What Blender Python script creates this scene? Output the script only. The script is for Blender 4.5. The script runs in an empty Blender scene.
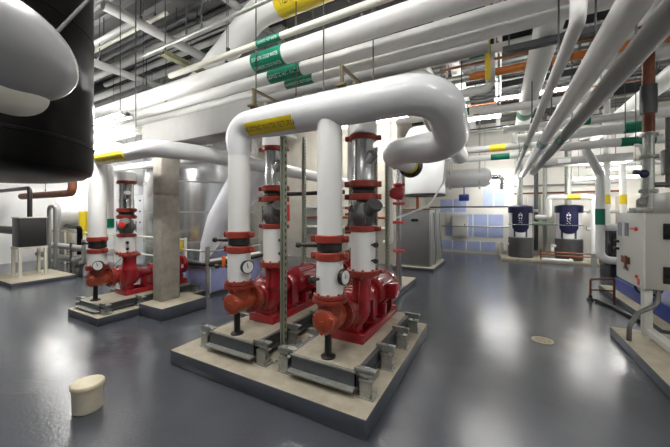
import bpy, bmesh, math, random
from mathutils import Vector, Matrix
random.seed(7)
PI = math.pi
SC = bpy.context.scene
COL = SC.collection

# ------------------------------------------------------------------ materials
MATS = {}
def mat(name, col, rough=.5, metal=0., var=.0, scale=6., bump=0., bscale=40., emit=None, coat=0., spec=.5, rvar=0., col2=None, trans=0., detail=6.):
    m = bpy.data.materials.new(name); m.use_nodes = True
    nt = m.node_tree; b = nt.nodes['Principled BSDF']
    b.inputs['Base Color'].default_value = (*col, 1)
    b.inputs['Roughness'].default_value = rough
    b.inputs['Metallic'].default_value = metal
    b.inputs['Coat Weight'].default_value = coat
    b.inputs['Specular IOR Level'].default_value = spec
    b.inputs['Transmission Weight'].default_value = trans
    tc = nt.nodes.new('ShaderNodeTexCoord')
    if var > 0 or col2:
        n = nt.nodes.new('ShaderNodeTexNoise'); n.inputs['Scale'].default_value = scale; n.inputs['Detail'].default_value = detail
        n.inputs['Roughness'].default_value = .65
        nt.links.new(tc.outputs['Object'], n.inputs['Vector'])
        r = nt.nodes.new('ShaderNodeValToRGB')
        c2 = col2 or tuple(c * (1 - var) for c in col)
        r.color_ramp.elements[0].position = .32; r.color_ramp.elements[1].position = .68
        r.color_ramp.elements[0].color = (*c2, 1); r.color_ramp.elements[1].color = (*col, 1)
        nt.links.new(n.outputs['Fac'], r.inputs['Fac']); nt.links.new(r.outputs['Color'], b.inputs['Base Color'])
        if rvar > 0:
            mr = nt.nodes.new('ShaderNodeMapRange'); mr.inputs['To Min'].default_value = rough - rvar; mr.inputs['To Max'].default_value = rough + rvar
            nt.links.new(n.outputs['Fac'], mr.inputs['Value']); nt.links.new(mr.outputs['Result'], b.inputs['Roughness'])
    if bump > 0:
        n2 = nt.nodes.new('ShaderNodeTexNoise'); n2.inputs['Scale'].default_value = bscale; n2.inputs['Detail'].default_value = 4
        nt.links.new(tc.outputs['Object'], n2.inputs['Vector'])
        bp = nt.nodes.new('ShaderNodeBump'); bp.inputs['Strength'].default_value = bump; bp.inputs['Distance'].default_value = .02
        nt.links.new(n2.outputs['Fac'], bp.inputs['Height']); nt.links.new(bp.outputs['Normal'], b.inputs['Normal'])
    if emit:
        b.inputs['Emission Color'].default_value = (*emit[0], 1); b.inputs['Emission Strength'].default_value = emit[1]
    MATS[name] = m
    return m
mat('floor_epoxy', (.078, .085, .100), .19, 0, .25, .8, .10, 42., rvar=.05, spec=.6, detail=3)
mat('ceiling_deck', (.11, .11, .108), .8, 0, .3, 3.)
mat('wall_cream', (.78, .76, .70), .6, 0, .06, 2.)
mat('wall_white', (.80, .80, .79), .6, 0, .05, 2.)
mat('concrete_wall', (.62, .58, .50), .75, 0, .2, 2.5, .1, 30)
mat('wall_dark', (.22, .22, .22), .8)
mat('blue_board', (.44, .52, .80), .5, 0, .12, 3.)
mat('white_tape', (.85, .86, .88), .5)
mat('concrete', (.45, .405, .315), .75, 0, .22, 5., .12, 60, col2=(.33, .29, .215))
mat('column_concrete', (.42, .385, .33), .8, 0, .3, 5., .25, 30, col2=(.27, .245, .21))
mat('beam_concrete', (.30, .295, .285), .7, 0, .12, 4.)
mat('pad_paint', (.085, .095, .115), .3, 0, .2, 4.)
mat('pipe_white', (.84, .84, .82), .42, 0, .04, 3.)
mat('pipe_cream', (.70, .69, .60), .5, 0, .06, 4.)
mat('pipe_grey', (.42, .42, .41), .5, 0, .12, 3.)
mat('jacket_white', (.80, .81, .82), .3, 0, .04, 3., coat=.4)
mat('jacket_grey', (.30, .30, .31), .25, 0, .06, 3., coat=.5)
mat('red_paint', (.40, .012, .022), .26, 0, .25, 5., .04, 50, coat=.5)
mat('orange_paint', (.44, .075, .028), .32, 0, .3, 9., .06, 60, col2=(.26, .035, .016), coat=.3)
mat('coupling_red', (.33, .042, .026), .38, 0, .25, 14.)
mat('black_rubber', (.018, .018, .018), .45, 0, .2, 10.)
mat('black_paint', (.020, .018, .018), .38, 0, .3, 2.)
mat('black_jacket', (.003, .0026, .0026), .30, 0, .3, 1.5, .04, 8., spec=.08)
mat('steel', (.62, .63, .63), .25, .95, .12, 8.)
mat('galv', (.50, .51, .48), .42, .75, .25, 22.)
mat('galv_dull', (.40, .41, .38), .5, .5, .3, 16.)
mat('strut_green', (.43, .45, .36), .5, .35, .15, 10.)
mat('olive_steel', (.20, .20, .11), .5, .2, .2, 6.)
mat('bracket_brown', (.13, .10, .05), .5, .3, .2, 8.)
mat('dark_steel', (.07, .072, .075), .45, .4, .2, 6.)
mat('frame_steel', (.13, .14, .15), .4, .4, .3, 8.)
mat('cast_grey', (.16, .16, .155), .45, .5, .3, 18.)
mat('tank_metal', (.60, .61, .62), .24, .9, .1, 1.2, .04, 2.)
mat('foil', (.86, .87, .88), .34, .25, .1, 3., .8, 7.)
mat('duct_metal', (.48, .48, .47), .42, .6, .2, 4.)
mat('boiler_grey', (.20, .205, .21), .4, .3, .1, 3.)
mat('boiler_lit_side', (.46, .46, .45), .38, .5, .1, 3.)  # paler than the front panel: light on the side put into the colour
mat('copper', (.42, .17, .08), .35, .7, .3, 12.)
mat('rust_brown', (.20, .065, .03), .6, .1, .35, 6.)
mat('orange_pipe', (.62, .20, .04), .45, 0, .2, 5.)
mat('label_green', (.0, .19, .105), .35, 0, .06, 5.)
mat('label_yellow', (.74, .56, .02), .4, 0, .1, 12.)
mat('label_black', (.02, .02, .015), .5)
mat('label_white', (.88, .88, .86), .5)
mat('navy', (.012, .014, .06), .3, 0, .2, 4.)
mat('heater_white', (.80, .79, .80), .4, 0, .03, 3.)
mat('heater_grey', (.085, .085, .09), .45, 0, .2, 6.)
mat('cabinet_white', (.62, .62, .57), .38, 0, .05, 3.)
mat('cabinet_beige', (.42, .42, .385), .42, 0, .06, 3.)
mat('screen_grey', (.33, .36, .42), .3)
mat('dark_glass', (.012, .012, .012), .12)
mat('blue_paint', (.02, .045, .26), .35, 0, .3, 4.)
mat('blue_wrap', (.40, .44, .76), .4, 0, .2, 5.)
mat('bucket_plastic', (.66, .60, .47), .45, 0, .12, 9.)
mat('bucket_lid', (.74, .66, .46), .45, 0, .14, 10.)
mat('brass', (.58, .50, .35), .38, .5, .3, 30.)
mat('dial_white', (.86, .86, .84), .3)
mat('yellow_paint', (.80, .58, .03), .4)
mat('tube_light', (.9, .9, .9), .4, emit=((1., .985, .95), 40.))
mat('sheet_white', (.82, .84, .90), .35, 0, .05, 2.)
mat('beige_metal', (.60, .57, .48), .5, 0, .1, 4.)
mat('green_pipe', (.36, .46, .36), .5, 0, .1, 5.)
mat('bulb_white', (.85, .85, .84), .35)
mat('handle_red', (.65, .03, .02), .35)
mat('handle_orange', (.75, .16, .03), .35)

# ------------------------------------------------------------------ mesh builder
def frame_for(d):
    d = d.normalized()
    a = Vector((0, 0, 1)) if abs(d.z) < .9 else Vector((1, 0, 0))
    u = d.cross(a).normalized(); v = u.cross(d).normalized()
    return u, v
class MB:
    def __init__(s): s.bm = bmesh.new(); s.mi = 0
    def _f(s, vs):
        try:
            f = s.bm.faces.new(vs); f.material_index = s.mi; return f
        except ValueError: return None
    def box(s, x0, x1, y0, y1, z0, z1, bev=0., M=None):
        vs = [s.bm.verts.new((x, y, z)) for x in (x0, x1) for y in (y0, y1) for z in (z0, z1)]
        fs = [(0,1,3,2),(4,6,7,5),(0,4,5,1),(2,3,7,6),(0,2,6,4),(1,5,7,3)]
        faces = [s._f([vs[i] for i in f]) for f in fs]
        if bev > 0:
            es = list({e for f in faces for e in f.edges})
            r = bmesh.ops.bevel(s.bm, geom=es, offset=bev, segments=2, affect='EDGES', profile=.5)
            for f in r['faces']: f.material_index = s.mi
            vs = list({v for f in r['faces'] for v in f.verts} | {v for v in vs if v.is_valid})
        if M is not None: bmesh.ops.transform(s.bm, matrix=M, verts=[v for v in vs if v.is_valid])
        return s
    def rings(s, rings, cap0=True, cap1=True):
        R = [[s.bm.verts.new(p) for p in r] for r in rings]
        n = len(R[0])
        for a, b in zip(R, R[1:]):
            for i in range(n):
                s._f([a[i], a[(i+1) % n], b[(i+1) % n], b[i]])
        if cap0: s._f(list(reversed(R[0])))
        if cap1: s._f(R[-1])
        return s
    def lathe(s, prof, o, d=(0,0,1), seg=28, cap=True):
        o = Vector(o); d = Vector(d).normalized(); u, v = frame_for(d)
        rs = []
        for t, r in prof:
            r = max(r, .0004)
            rs.append([o + d*t + (u*math.cos(2*PI*i/seg) - v*math.sin(2*PI*i/seg))*r for i in range(seg)])
        return s.rings(rs, cap, cap)
    def cyl(s, p0, p1, r, r2=None, seg=20):
        p0 = Vector(p0); p1 = Vector(p1); L = (p1-p0).length
        return s.lathe([(0, r), (L, r if r2 is None else r2)], p0, p1-p0, seg)
    def tube(s, path, r, fillet=.0, seg=20, steps=7, cap=True):
        pts = [Vector(p) for p in path]
        rad = list(r) if isinstance(r, (list, tuple)) else [r]*len(pts)
        P = [pts[0]]; Rr = [rad[0]]
        for i in range(1, len(pts)-1):
            a, b, c = pts[i-1], pts[i], pts[i+1]
            d0 = (a-b); d1 = (c-b)
            ang = d0.angle(d1)
            if fillet > 0 and ang < PI-.02:
                t = min(fillet/math.tan(ang/2), d0.length*.49, d1.length*.49)
                q0 = b + d0.normalized()*t; q1 = b + d1.normalized()*t
                rr = t*math.tan(ang/2)
                bis = (d0.normalized()+d1.normalized()).normalized()
                cen = b + bis*(rr/math.sin(ang/2))
                e0 = q0-cen; e1 = q1-cen; tot = e0.angle(e1)
                for k in range(steps+1):
                    w = k/steps
                    e = (e0*math.sin((1-w)*tot) + e1*math.sin(w*tot))/math.sin(tot)
                    P.append(cen+e); Rr.append(rad[i])
            else:
                P.append(b); Rr.append(rad[i])
        P.append(pts[-1]); Rr.append(rad[-1])
        u = None; rs = []
        for i, p in enumerate(P):
            if i == 0: d = P[1]-p
            elif i == len(P)-1: d = p-P[i-1]
            else: d = (P[i+1]-p).normalized() + (p-P[i-1]).normalized()
            d.normalize()
            if u is None: u, v = frame_for(d)
            else:
                u = (u - d*u.dot(d)).normalized(); v = u.cross(d).normalized()
            rs.append([p + (u*math.cos(2*PI*k/seg) - v*math.sin(2*PI*k/seg))*Rr[i] for k in range(seg)])
        return s.rings(rs, cap, cap)
    def ball(s, c, r, sx=1, sy=1, sz=1, seg=20, rows=10):
        c = Vector(c); rs = []
        for j in range(rows+1):
            a = -PI/2 + PI*j/rows; rr = max(math.cos(a), .004)*r
            rs.append([c + Vector((rr*math.cos(2*PI*i/seg)*sx, rr*math.sin(2*PI*i/seg)*sy, math.sin(a)*r*sz)) for i in range(seg)])
        return s.rings(rs)
    def helix(s, c, R, z0, z1, turns, r):
        n = int(turns*12); pts = [(c[0]+R*math.cos(2*PI*i/12), c[1]+R*math.sin(2*PI*i/12), z0+(z1-z0)*i/n) for i in range(n+1)]
        return s.tube(pts, r, 0, 6)
    def prism(s, poly, axis, a0, a1):
        def mk(p, a):
            return {'x': (a, p[0], p[1]), 'y': (p[0], a, p[1]), 'z': (p[0], p[1], a)}[axis]
        A = [s.bm.verts.new(mk(p, a0)) for p in poly]; B = [s.bm.verts.new(mk(p, a1)) for p in poly]
        n = len(poly)
        for i in range(n): s._f([A[i], A[(i+1) % n], B[(i+1) % n], B[i]])
        s._f(list(reversed(A))); s._f(B)
        return s
    def build(s, name, mats, parent=None, origin=None):
        bm = s.bm
        bmesh.ops.recalc_face_normals(bm, faces=bm.faces[:])
        for f in bm.faces: f.smooth = True
        for e in bm.edges:
            if len(e.link_faces) == 2 and e.calc_face_angle(0) > .66: e.smooth = False
        if origin is None:
            if parent is not None: origin = wloc(parent)
            else:
                xs = [v.co for v in bm.verts]
                origin = Vector(((min(c.x for c in xs)+max(c.x for c in xs))/2, (min(c.y for c in xs)+max(c.y for c in xs))/2, min(c.z for c in xs)))
        origin = Vector(origin)
        for v in bm.verts: v.co -= origin
        me = bpy.data.meshes.new(name); bm.to_mesh(me); bm.free()
        for m in (mats if isinstance(mats, (list, tuple)) else [mats]): me.materials.append(MATS[m])
        o = bpy.data.objects.new(name, me); COL.objects.link(o)
        if parent is not None:
            o.parent = parent
        else: o.location = origin
        return o
def wloc(o):
    l = Vector(o.location)
    while o.parent: o = o.parent; l += o.location
    return l
def tag(o, label, cat, group=None, kind=None):
    if label: o['label'] = label
    if cat: o['category'] = cat
    if group: o['group'] = group
    if kind: o['kind'] = kind
    return o
def thing(name, label, cat, loc, group=None):
    o = bpy.data.objects.new(name, None); COL.objects.link(o); o.location = loc; o.empty_display_size = .1
    return tag(o, label, cat, group)
def copy_tree(o, parent=None):
    c = o.copy(); COL.objects.link(c)
    if parent is not None: c.parent = parent
    for ch in list(o.children): copy_tree(ch, c)
    return c
def structure(o): o['kind'] = 'structure'; return o

# text as a flat mesh mapped onto a surface ------------------------------------
def text_geo(txt, size):
    cu = bpy.data.curves.new('lettering', 'FONT'); cu.body = txt; cu.size = size; cu.align_x = 'CENTER'; cu.align_y = 'CENTER'
    cu.resolution_u = 2
    ob = bpy.data.objects.new('lettering', cu); COL.objects.link(ob)
    dg = bpy.context.evaluated_depsgraph_get(); ev = ob.evaluated_get(dg); me = ev.to_mesh()
    vs = [v.co.copy() for v in me.vertices]; fs = [tuple(p.vertices) for p in me.polygons]
    ev.to_mesh_clear(); bpy.data.objects.remove(ob); bpy.data.curves.remove(cu)
    return vs, fs
def lettering(txt, size, fn, m, parent, name='lettering', stretch=1.):
    vs, fs = text_geo(txt, size)
    b = MB(); V = [b.bm.verts.new(fn(v.x*stretch, v.y)) for v in vs]
    for f in fs: b._f([V[i] for i in f])
    return b.build(name, m, parent)
def patch_x(parent, xc, L, y, z, r, a0, a1, m, txt, sz, tm='label_black', name='yellow_label', stretch=1.):
    n = 14; rows = []
    for k in range(n+1):
        a = a0+(a1-a0)*k/n
        rows.append([(x, y-R_*math.cos(a), z+R_*math.sin(a)) for x, R_ in ((xc-L/2, r), (xc+L/2, r), (xc+L/2, r+.004), (xc-L/2, r+.004))])
    bd = MB().rings(rows).build(name, m, parent)
    R2 = r+.0055; am = (a0+a1)/2
    lettering(txt, sz, lambda tx, ty: (xc+tx, y-R2*math.cos(am+ty/R2), z+R2*math.sin(am+ty/R2)), tm, bd, stretch=stretch)
    return bd
def band_x(parent, xc, L, y, z, r, m, txts=(), tm='label_white', size=.06, name='label_band', arrow=True, stretch=1.):
    """stick-on label round a pipe that runs along X, its lettering facing the walkway"""
    bd = MB().lathe([(0, r+.0005), (0, r+.004), (L, r+.004), (L, r+.0005)], (xc-L/2, y, z), (1,0,0), 32, cap=False).build(name, m, parent)
    for txt, phi, sz in txts:
        R = r+.006
        def fn(tx, ty, phi=phi, R=R):
            a = phi + ty/R
            return (xc+tx, y-R*math.cos(a), z+R*math.sin(a))
        lettering(txt, sz, fn, tm, bd, stretch=stretch)
    return bd

# ------------------------------------------------------------------ setting
CEIL = 5.4
XL, XR, YF, YB = -14.5, 8.0, -4.0, 13.9
structure(MB().box(XL, XR, YF, YB, -.1, 0).build('floor', 'floor_epoxy'))
b = MB()
n = int((YB-YF)/.3)
poly = [(YF, CEIL+.12)]
for i in range(n):
    y = YF + i*.3; poly += [(y, CEIL), (y+.15, CEIL), (y+.19, CEIL+.06), (y+.26, CEIL+.06)]
poly += [(YB, CEIL), (YB, CEIL+.12)]
b.prism([(p[0], p[1]) for p in poly], 'x', XL, XR)
structure(b.build('ceiling', 'ceiling_deck'))
structure(MB().box(-2.9, XR, YB, YB+.2, 0, CEIL).build('wall_back', 'wall_cream'))
structure(MB().box(XL-.2, XL, YF, 9.5, 0, CEIL).build('wall_left', 'wall_white'))
structure(MB().box(XR, XR+.2, YF, YB+.2, 0, CEIL).build('wall_right', 'wall_white'))
structure(MB().box(XL-.2, XR+.2, YF-.2, YF, 0, CEIL).build('wall_front', 'wall_dark'))
structure(MB().box(XL-.2, -2.9, 9.5, YB+.2, 0, CEIL).build('wall_partition', 'concrete_wall'))

# ------------------------------------------------------------------ pads
def pad(label, x0, x1, y0, y1, h, name='equipment_pad', side='pad_paint'):
    b = MB(); b.box(x0, x1, y0, y1, 0, h, .012)
    b.bm.normal_update()
    for f in b.bm.faces: f.material_index = 0 if f.normal.z > .75 else 1
    return tag(b.build(name, ['concrete', side]), label, 'equipment pad')
PAD = .16
pad('large low concrete pad with grey painted edge under the two nearest red pumps', -3.24, -.86, 2.05, 4.25, PAD)
pad('low concrete pad with grey painted edge under the red pump left of the column', -6.25, -5.25, 2.2, 4.08, .12)
pad('short concrete pad with grey painted edge round the foot of the concrete column', -5.25, -4.6, 2.78, 3.6, .2)
pad('concrete pad behind the two nearest red pumps, carrying the strut posts', -4.2, -1.75, 5.3, 7.3, .13)

# concrete column with a ledge
col_ = thing('concrete_column', 'square rough concrete column standing on its own small pad', 'column', (-4.93, 3.17, .2))
b = MB(); b.box(-5.20, -4.95, 2.98, 3.32, .2, 2.0, .025); b.build('lower_shaft', 'column_concrete', col_)
b = MB(); b.box(-5.19, -4.96, 2.99, 3.31, 2.0, 2.03, .0); b.box(-5.20, -4.95, 2.98, 3.32, 2.03, 2.87, .025); b.build('upper_shaft', 'column_concrete', col_)
tag(MB().box(-5.6, -2.95, 3.02, 3.42, 2.87, 3.28, .02).build('concrete_beam', 'beam_concrete'), 'pale grey concrete beam resting on the concrete column', 'beam')

# ------------------------------------------------------------------ inertia base on springs (built once, then copied)
def make_base(label, xs, y0, y1, z0, top, padz, group):
    root = thing('inertia_base', label, 'pump base', (xs, y0, padz), group)
    w = .34
    fr = MB(); lp_ = MB()
    for (xa, xb, ya, yb) in ((-w, w, y0, y0+.012), (-w, w, y1-.012, y1), (-w, -w+.012, y0, y1), (w-.012, w, y0, y1)):
        fr.box(xs+xa, xs+xb, ya, yb, z0, top-.004)
    lp_.box(xs-w, xs+w, y0-.012, y0, top-.016, top-.002); lp_.box(xs-w, xs+w, y0-.07, y0, z0, z0+.014)
    fr.box(xs-w, xs+w, y1, y1+.035, top-.016, top-.002); fr.box(xs-w, xs+w, y1, y1+.05, z0, z0+.014)
    for sx in (-1, 1):
        a, c = sorted((xs+sx*w, xs+sx*(w+.03)))
        fr.box(a, c, y0, y1, top-.016, top-.002); fr.box(a, c, y0, y1, z0, z0+.014)
    fr.build('steel_frame', 'frame_steel', root); lp_.build('frame_lip', 'galv_dull', root)
    MB().box(xs-w+.012, xs+w-.012, y0+.012, y1-.012, z0+.01, top, .004).build('concrete_infill', 'concrete', root)
    for sx in (-1, 1):
        for k in range(4):
            y = y0 + .05 + k*(y1-y0-.1)/3
            xo = xs + sx*(w+.085)
            h = MB()
            h.box(xo-.075, xo+.075, y-.06, y+.06, padz, padz+.012)
            h.box(xo-.06, xo-.05, y-.05, y+.05, padz+.012, top-.07) if sx > 0 else h.box(xo+.05, xo+.06, y-.05, y+.05, padz+.012, top-.07)
            h.box(xo-.06, xo+.06, y-.05, y-.042, padz+.012, top-.07)
            h.box(xo-.06, xo+.06, y-.05, y+.05, top-.075, top-.06)
            h.box(xo+sx*.05-.005, xo+sx*.05+.005, y-.05, y+.05, padz+.012, padz+.05)
            iso = h.build('spring_isolator', 'galv', root)
            MB().helix((xo, y+.005), .034, padz+.014, top-.078, 5, .008).build('spring', 'galv_dull', iso)
            a, c = sorted((xs+sx*(w-.02), xo+sx*.075))
            br = MB(); br.box(a, c, y-.045, y+.045, top-.004, top+.012, .004); br.box(a, c, y-.045, y-.035, top-.03, top+.03)
            br.cyl((xo, y, top-.06), (xo, y, top+.025), .012)
            br.build('bracket', 'galv_dull', iso)
    return root
make_base('grey spring-mounted inertia base under the red pump nearest the camera', -1.39, 2.28, 3.95, .22, .37, PAD, 'inertia bases')
make_base('grey spring-mounted inertia base under the middle red pump', -2.53, 2.28, 3.95, .22, .37, PAD, 'inertia bases')
make_base('grey spring-mounted inertia base under the red pump beside the column', -5.80, 2.32, 3.99, .15, .26, .12, 'inertia bases')

# ------------------------------------------------------------------ pump: suction axis at local x=0, y=0; standing height z=0 at base top
def flange(b, o, d, r, t=.03, bolts=8, br=.012):
    o = Vector(o); d = Vector(d).normalized(); u, v = frame_for(d)
    b.lathe([(-t/2, r), (t/2, r)], o, d, 28)
    for k in range(bolts):
        a = 2*PI*(k+.5)/bolts
        p = o + (u*math.cos(a)+v*math.sin(a))*(r*.83)
        b.cyl(p-d*(t/2+.016), p+d*(t/2+.016), br, seg=6)
def coupling(b, c, r, h=.055, ang=.6):
    """two-bolt grooved coupling round a vertical pipe"""
    x, y, z = c
    b.lathe([(-h/2, r), (-h/2, r+.022), (-h/2+.008, r+.03), (h/2-.008, r+.03), (h/2, r+.022), (h/2, r)], (x, y, z), (0,0,1), 32)
    for k in (0, 1):
        a = ang + k*PI
        M = Matrix.Translation((x, y, z)) @ Matrix.Rotation(a, 4, 'Z')
        b.box(r+.015, r+.075, -.028, .028, -h*.42, h*.42, .008, M)
        p = M @ Vector((r+.05, 0, 0)); t = M.to_3x3() @ Vector((0, 1, 0))
        b.cyl(p-t*.05, p+t*.05, .011, seg=8)
def make_pump(label, loc, group):
    root = thing('pump', label, 'pump', loc, group)
    L = Vector(loc)
    def B(): return MB()
    def fin(b, name, m, par=root):
        return b.build(name, m, par, origin=(wloc(par)-L))
    ax = .345                                  # shaft height above the base
    # red base rails
    b = B(); b.box(-.19, .19, .34, 1.50, 0, .028, .006)
    b.box(-.19, -.15, .34, 1.50, .028, .09, .008); b.box(.15, .19, .34, 1.50, .028, .09, .008)
    b.box(-.19, .19, .34, .40, .0, .095, .01); b.box(-.19, .19, 1.44, 1.50, .0, .095, .01)
    b.box(-.16, .16, .72, .80, .05, .09); b.box(-.16, .16, 1.02, 1.10, .05, .09)
    fin(b, 'base_frame', 'red_paint')
    # volute: rounded disc body, spiral swelling, discharge neck
    b = B()
    n = 40; rs = []
    for k in range(9):
        t = -1 + 2*k/8
        sec = math.sqrt(max(0, 1-(abs(t)**2.6)))
        ring = []
        for i in range(n):
            a = 2*PI*i/n
            R = .185 + .055*((a/(2*PI)))
            rr = R*(.62+.38*sec)
            ring.append(Vector((math.cos(a+1.2)*rr, .42 + t*.085, ax + math.sin(a+1.2)*rr)))
        rs.append(ring)
    b.rings(rs)
    b.lathe([(0, .115), (.10, .10), (.20, .10), (.26, .125)], (.14, .42, ax+.10), (0,0,1), 28)
    b.lathe([(0, .19), (.03, .20), (.06, .19), (.16, .11), (.27, .085), (.33, .085), (.34, .05), (.36, .05)], (0, .49, ax), (0,1,0), 32)
    b.lathe([(0, .13), (.10, .12), (.16, .16)], (0, .20, ax), (0,1,0), 28)
    b.box(-.13, .13, .38, .50, .085, ax-.12, .02); b.box(-.06, .06, .70, .76, .085, ax-.04, .01)
    v = fin(b, 'volute', 'red_paint')
    b = B(); flange(b, (.14, .42, ax+.365), (0,0,1), .165, .032); fin(b, 'volute_flange', 'coupling_red', v)
    b = B(); flange(b, (0, .205, ax), (0,1,0), .165, .03); fin(b, 'volute_flange', 'coupling_red', v)
    b = B(); b.tube([(.10, .33, ax+.33), (.02, .22, ax+.18), (-.02, .16, ax+.16)], .006, .04, 8); b.tube([(.17, .30, ax+.3), (.17, .26, ax-.05), (.1, .30, ax-.16)], .006, .04, 8)
    fin(b, 'copper_line', 'copper', v)
    # shaft and guard
    b = B(); b.cyl((0, .84, ax), (0, 1.0, ax), .03); fin(b, 'shaft', 'steel')
    b = B()
    arc = [(-.11, .10)] + [(-.11*math.cos(PI*k/10), ax+.02+.11*math.sin(PI*k/10)) for k in range(11)] + [(.11, .10)]
    b.prism(arc, 'y', .83, .97); fin(b, 'coupling_guard', 'red_paint')
    # motor
    b = B()
    b.lathe([(0, .10), (.012, .155), (.05, .175), (.07, .18), (.47, .18), (.475, .195), (.56, .19), (.585, .15), (.59, .03)], (0, .96, ax+.02), (0,1,0), 36)
    for k in range(28):
        a = 2*PI*k/28
        M = Matrix.Translation((0, 0, ax+.02)) @ Matrix.Rotation(a, 4, 'Y')
        b.box(.172, .205, 1.04, 1.42, -.0045, .0045, 0, M)
    for sx in (-1, 1):
        b.box(sx*.13-.04, sx*.13+.04, 1.06, 1.14, .088, .22, .01); b.box(sx*.13-.04, sx*.13+.04, 1.32, 1.40, .088, .22, .01)
    m = fin(b, 'motor', 'red_paint')
    b = B(); b.box(.17, .29, 1.10, 1.30, ax-.06, ax+.12, .012); fin(b, 'terminal_box', 'red_paint', m)
    b = B(); b.cyl((0, 1.2, ax+.20), (0, 1.2, ax+.25), .014); b.lathe([(0, .012), (.02, .03), (.03, .012)], (0, 1.2, ax+.24), (1,0,0)); fin(b, 'lifting_eye', 'red_paint', m)
    b = B(); b.box(.2055, .2075, 1.32, 1.40, ax-.02, ax+.05); fin(b, 'rating_plate', 'label_white', m)
    # suction diffuser
    b = B()
    b.lathe([(-.14, .03), (-.137, .085), (-.13, .102), (-.115, .116), (-.095, .118), (-.09, .106), (-.06, .110), (.03, .125), (.10, .115), (.165, .105)], (0, 0, ax), (0,1,0), 36)
    b.lathe([(0, .118), (.12, .115), (.165, .118)], (0, 0, ax), (0,0,1), 28)
    for k in range(3):
        a = 2*PI*k/3+.5; p = Vector((math.cos(a)*.10, -.12, ax+math.sin(a)*.095))
        b.cyl(p, p+Vector((0, -.03, 0)), .014, seg=6)
    b.cyl((0, -.135, ax), (0, -.155, ax), .02, seg=6)
    d = fin(b, 'suction_diffuser', 'orange_paint')
    b = B(); flange(b, (0, 0, ax+.18), (0,0,1), .162, .03); flange(b, (0, .172, ax), (0,1,0), .165, .028); fin(b, 'diffuser_flange', 'coupling_red', d)
    b = B(); b.cyl((0, -.03, .004), (0, -.03, ax-.10), .033); b.lathe([(0, .07), (.012, .07), (.03, .04)], (0, -.03, 0), (0,0,1)); fin(b, 'support_leg', 'black_paint', root)
    return root
pump0 = make_pump('red end-suction pump with orange suction diffuser nearest the camera', (-1.38, 2.42, .37), 'red pumps')
for lab, loc in (('red end-suction pump in the middle, left of the perforated strut post', (-2.53, 2.40, .37)),
                 ('red end-suction pump at left beside the concrete column', (-5.84, 2.45, .26))):
    c = copy_tree(pump0); c.location = loc; c['label'] = lab

# ------------------------------------------------------------------ risers
def knob(b, p, d, s=1.):
    p = Vector(p); d = Vector(d).normalized()
    b.lathe([(0, .014*s), (.05*s, .014*s), (.052*s, .03*s), (.075*s, .036*s), (.10*s, .03*s), (.105*s, .012*s)], p, d, 16)
def gauge(par, p, d, R=.065):
    p = Vector(p); d = Vector(d).normalized()
    g = MB().lathe([(-.03, R*.6), (-.022, R), (.02, R*1.05), (.026, R*1.0), (.022, R*.88)], p, d, 28).build('gauge', 'black_paint', par)
    MB().lathe([(.020, R*.9), (.0225, R*.9)], p, d, 28).build('dial', 'dial_white', g)
    u, v = frame_for(d)
    q = p+d*.024
    b = MB(); V = [b.bm.verts.new(c) for c in (q-u*.006-v*.01, q+u*.006-v*.01, q+u*.02+v*R*.7, q+u*.014+v*R*.7)]; b._f(V); b.build('needle', 'label_black', g)
    return g
def suction_riser(label, x, y, zd, ztop, r, group, white_low, flex):
    """white insulated drop pipe with flexible joint, ending on the diffuser flange at zd"""
    root = thing('suction_riser', label, 'pipe', (x, y, zd), group)
    MB().cyl((x, y, flex[1]+.03), (x, y, ztop), r, seg=36).build('upper_insulation', 'pipe_white', root)
    b = MB(); b.cyl((x, y, white_low[0]), (x, y, white_low[1]), r*1.06, seg=36); w = b.build('lower_insulation', 'pipe_white', root)
    MB().cyl((x, y, zd), (x, y, ztop-.3), r*.72).build('carrier_pipe', 'orange_paint', root)
    b = MB(); flange(b, (x, y, zd+.036), (0,0,1), r+.035, .03); b.build('flange', 'coupling_red', root)
    for z in (flex[0]-.045, flex[1]+.02):
        b = MB(); coupling(b, (x, y, z), r*.9, .075, .25); b.build('grooved_coupling', 'coupling_red', root)
    a, c = flex; h = c-a
    fx = MB().lathe([(0, r*.8), (.006, r*1.0), (h*.25, r*1.02), (h*.5, r*.97), (h*.75, r*1.02), (h-.006, r*1.0), (h, r*.8)], (x, y, a), (0,0,1), 32).build('flexible_joint', 'black_rubber', root)
    b = MB(); b.cyl((x-r*.9, y-.03, (a+c)/2), (x-r-.14, y-.06, (a+c)/2), .016); knob(b, (x-r-.13, y-.06, (a+c)/2), (-1, -.2, 0), .8); b.build('valve_knob', 'black_paint', fx)
    return root, w
sA, w = suction_riser('white insulated suction pipe with black flexible joint dropping to the nearest pump', -1.38, 2.42, .90, 2.60, .118, 'pump suction pipes', (.955, 1.265), (1.345, 1.44))
b = MB(); knob(b, (-1.43, 2.31, 1.10), (-.35, -1, 0), 1.); b.build('test_plug', 'black_paint', w)
gauge(w, (-1.225, 2.40, 1.12), (1, -.12, 0), .07)
sB, w = suction_riser('white insulated suction pipe with black flexible joint dropping to the middle pump', -2.53, 2.40, .90, 2.34, .118, 'pump suction pipes', (.955, 1.265), (1.345, 1.44))
b = MB(); b.cyl((-2.64, 2.37, 1.10), (-2.74, 2.33, 1.10), .014); knob(b, (-2.72, 2.33, 1.10), (-1, -.35, 0), .8); b.build('drain_cock', 'black_paint', w)
b = MB(); b.box(-2.71, -2.67, 2.31, 2.34, 1.09, 1.22, .01); b.build('valve_lever', 'handle_orange', w)
gauge(w, (-2.37, 2.36, 1.12), (1, -.30, 0), .07)
sC, w = suction_riser('thick white insulated suction pipe beside the black vessel dropping to the left pump', -5.84, 2.45, .79, 2.62, .125, 'pump suction pipes', (.84, 1.04), (1.12, 1.25))
gauge(w, (-5.60, 2.36, .86), (.7, -.7, 0), .075)

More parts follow.
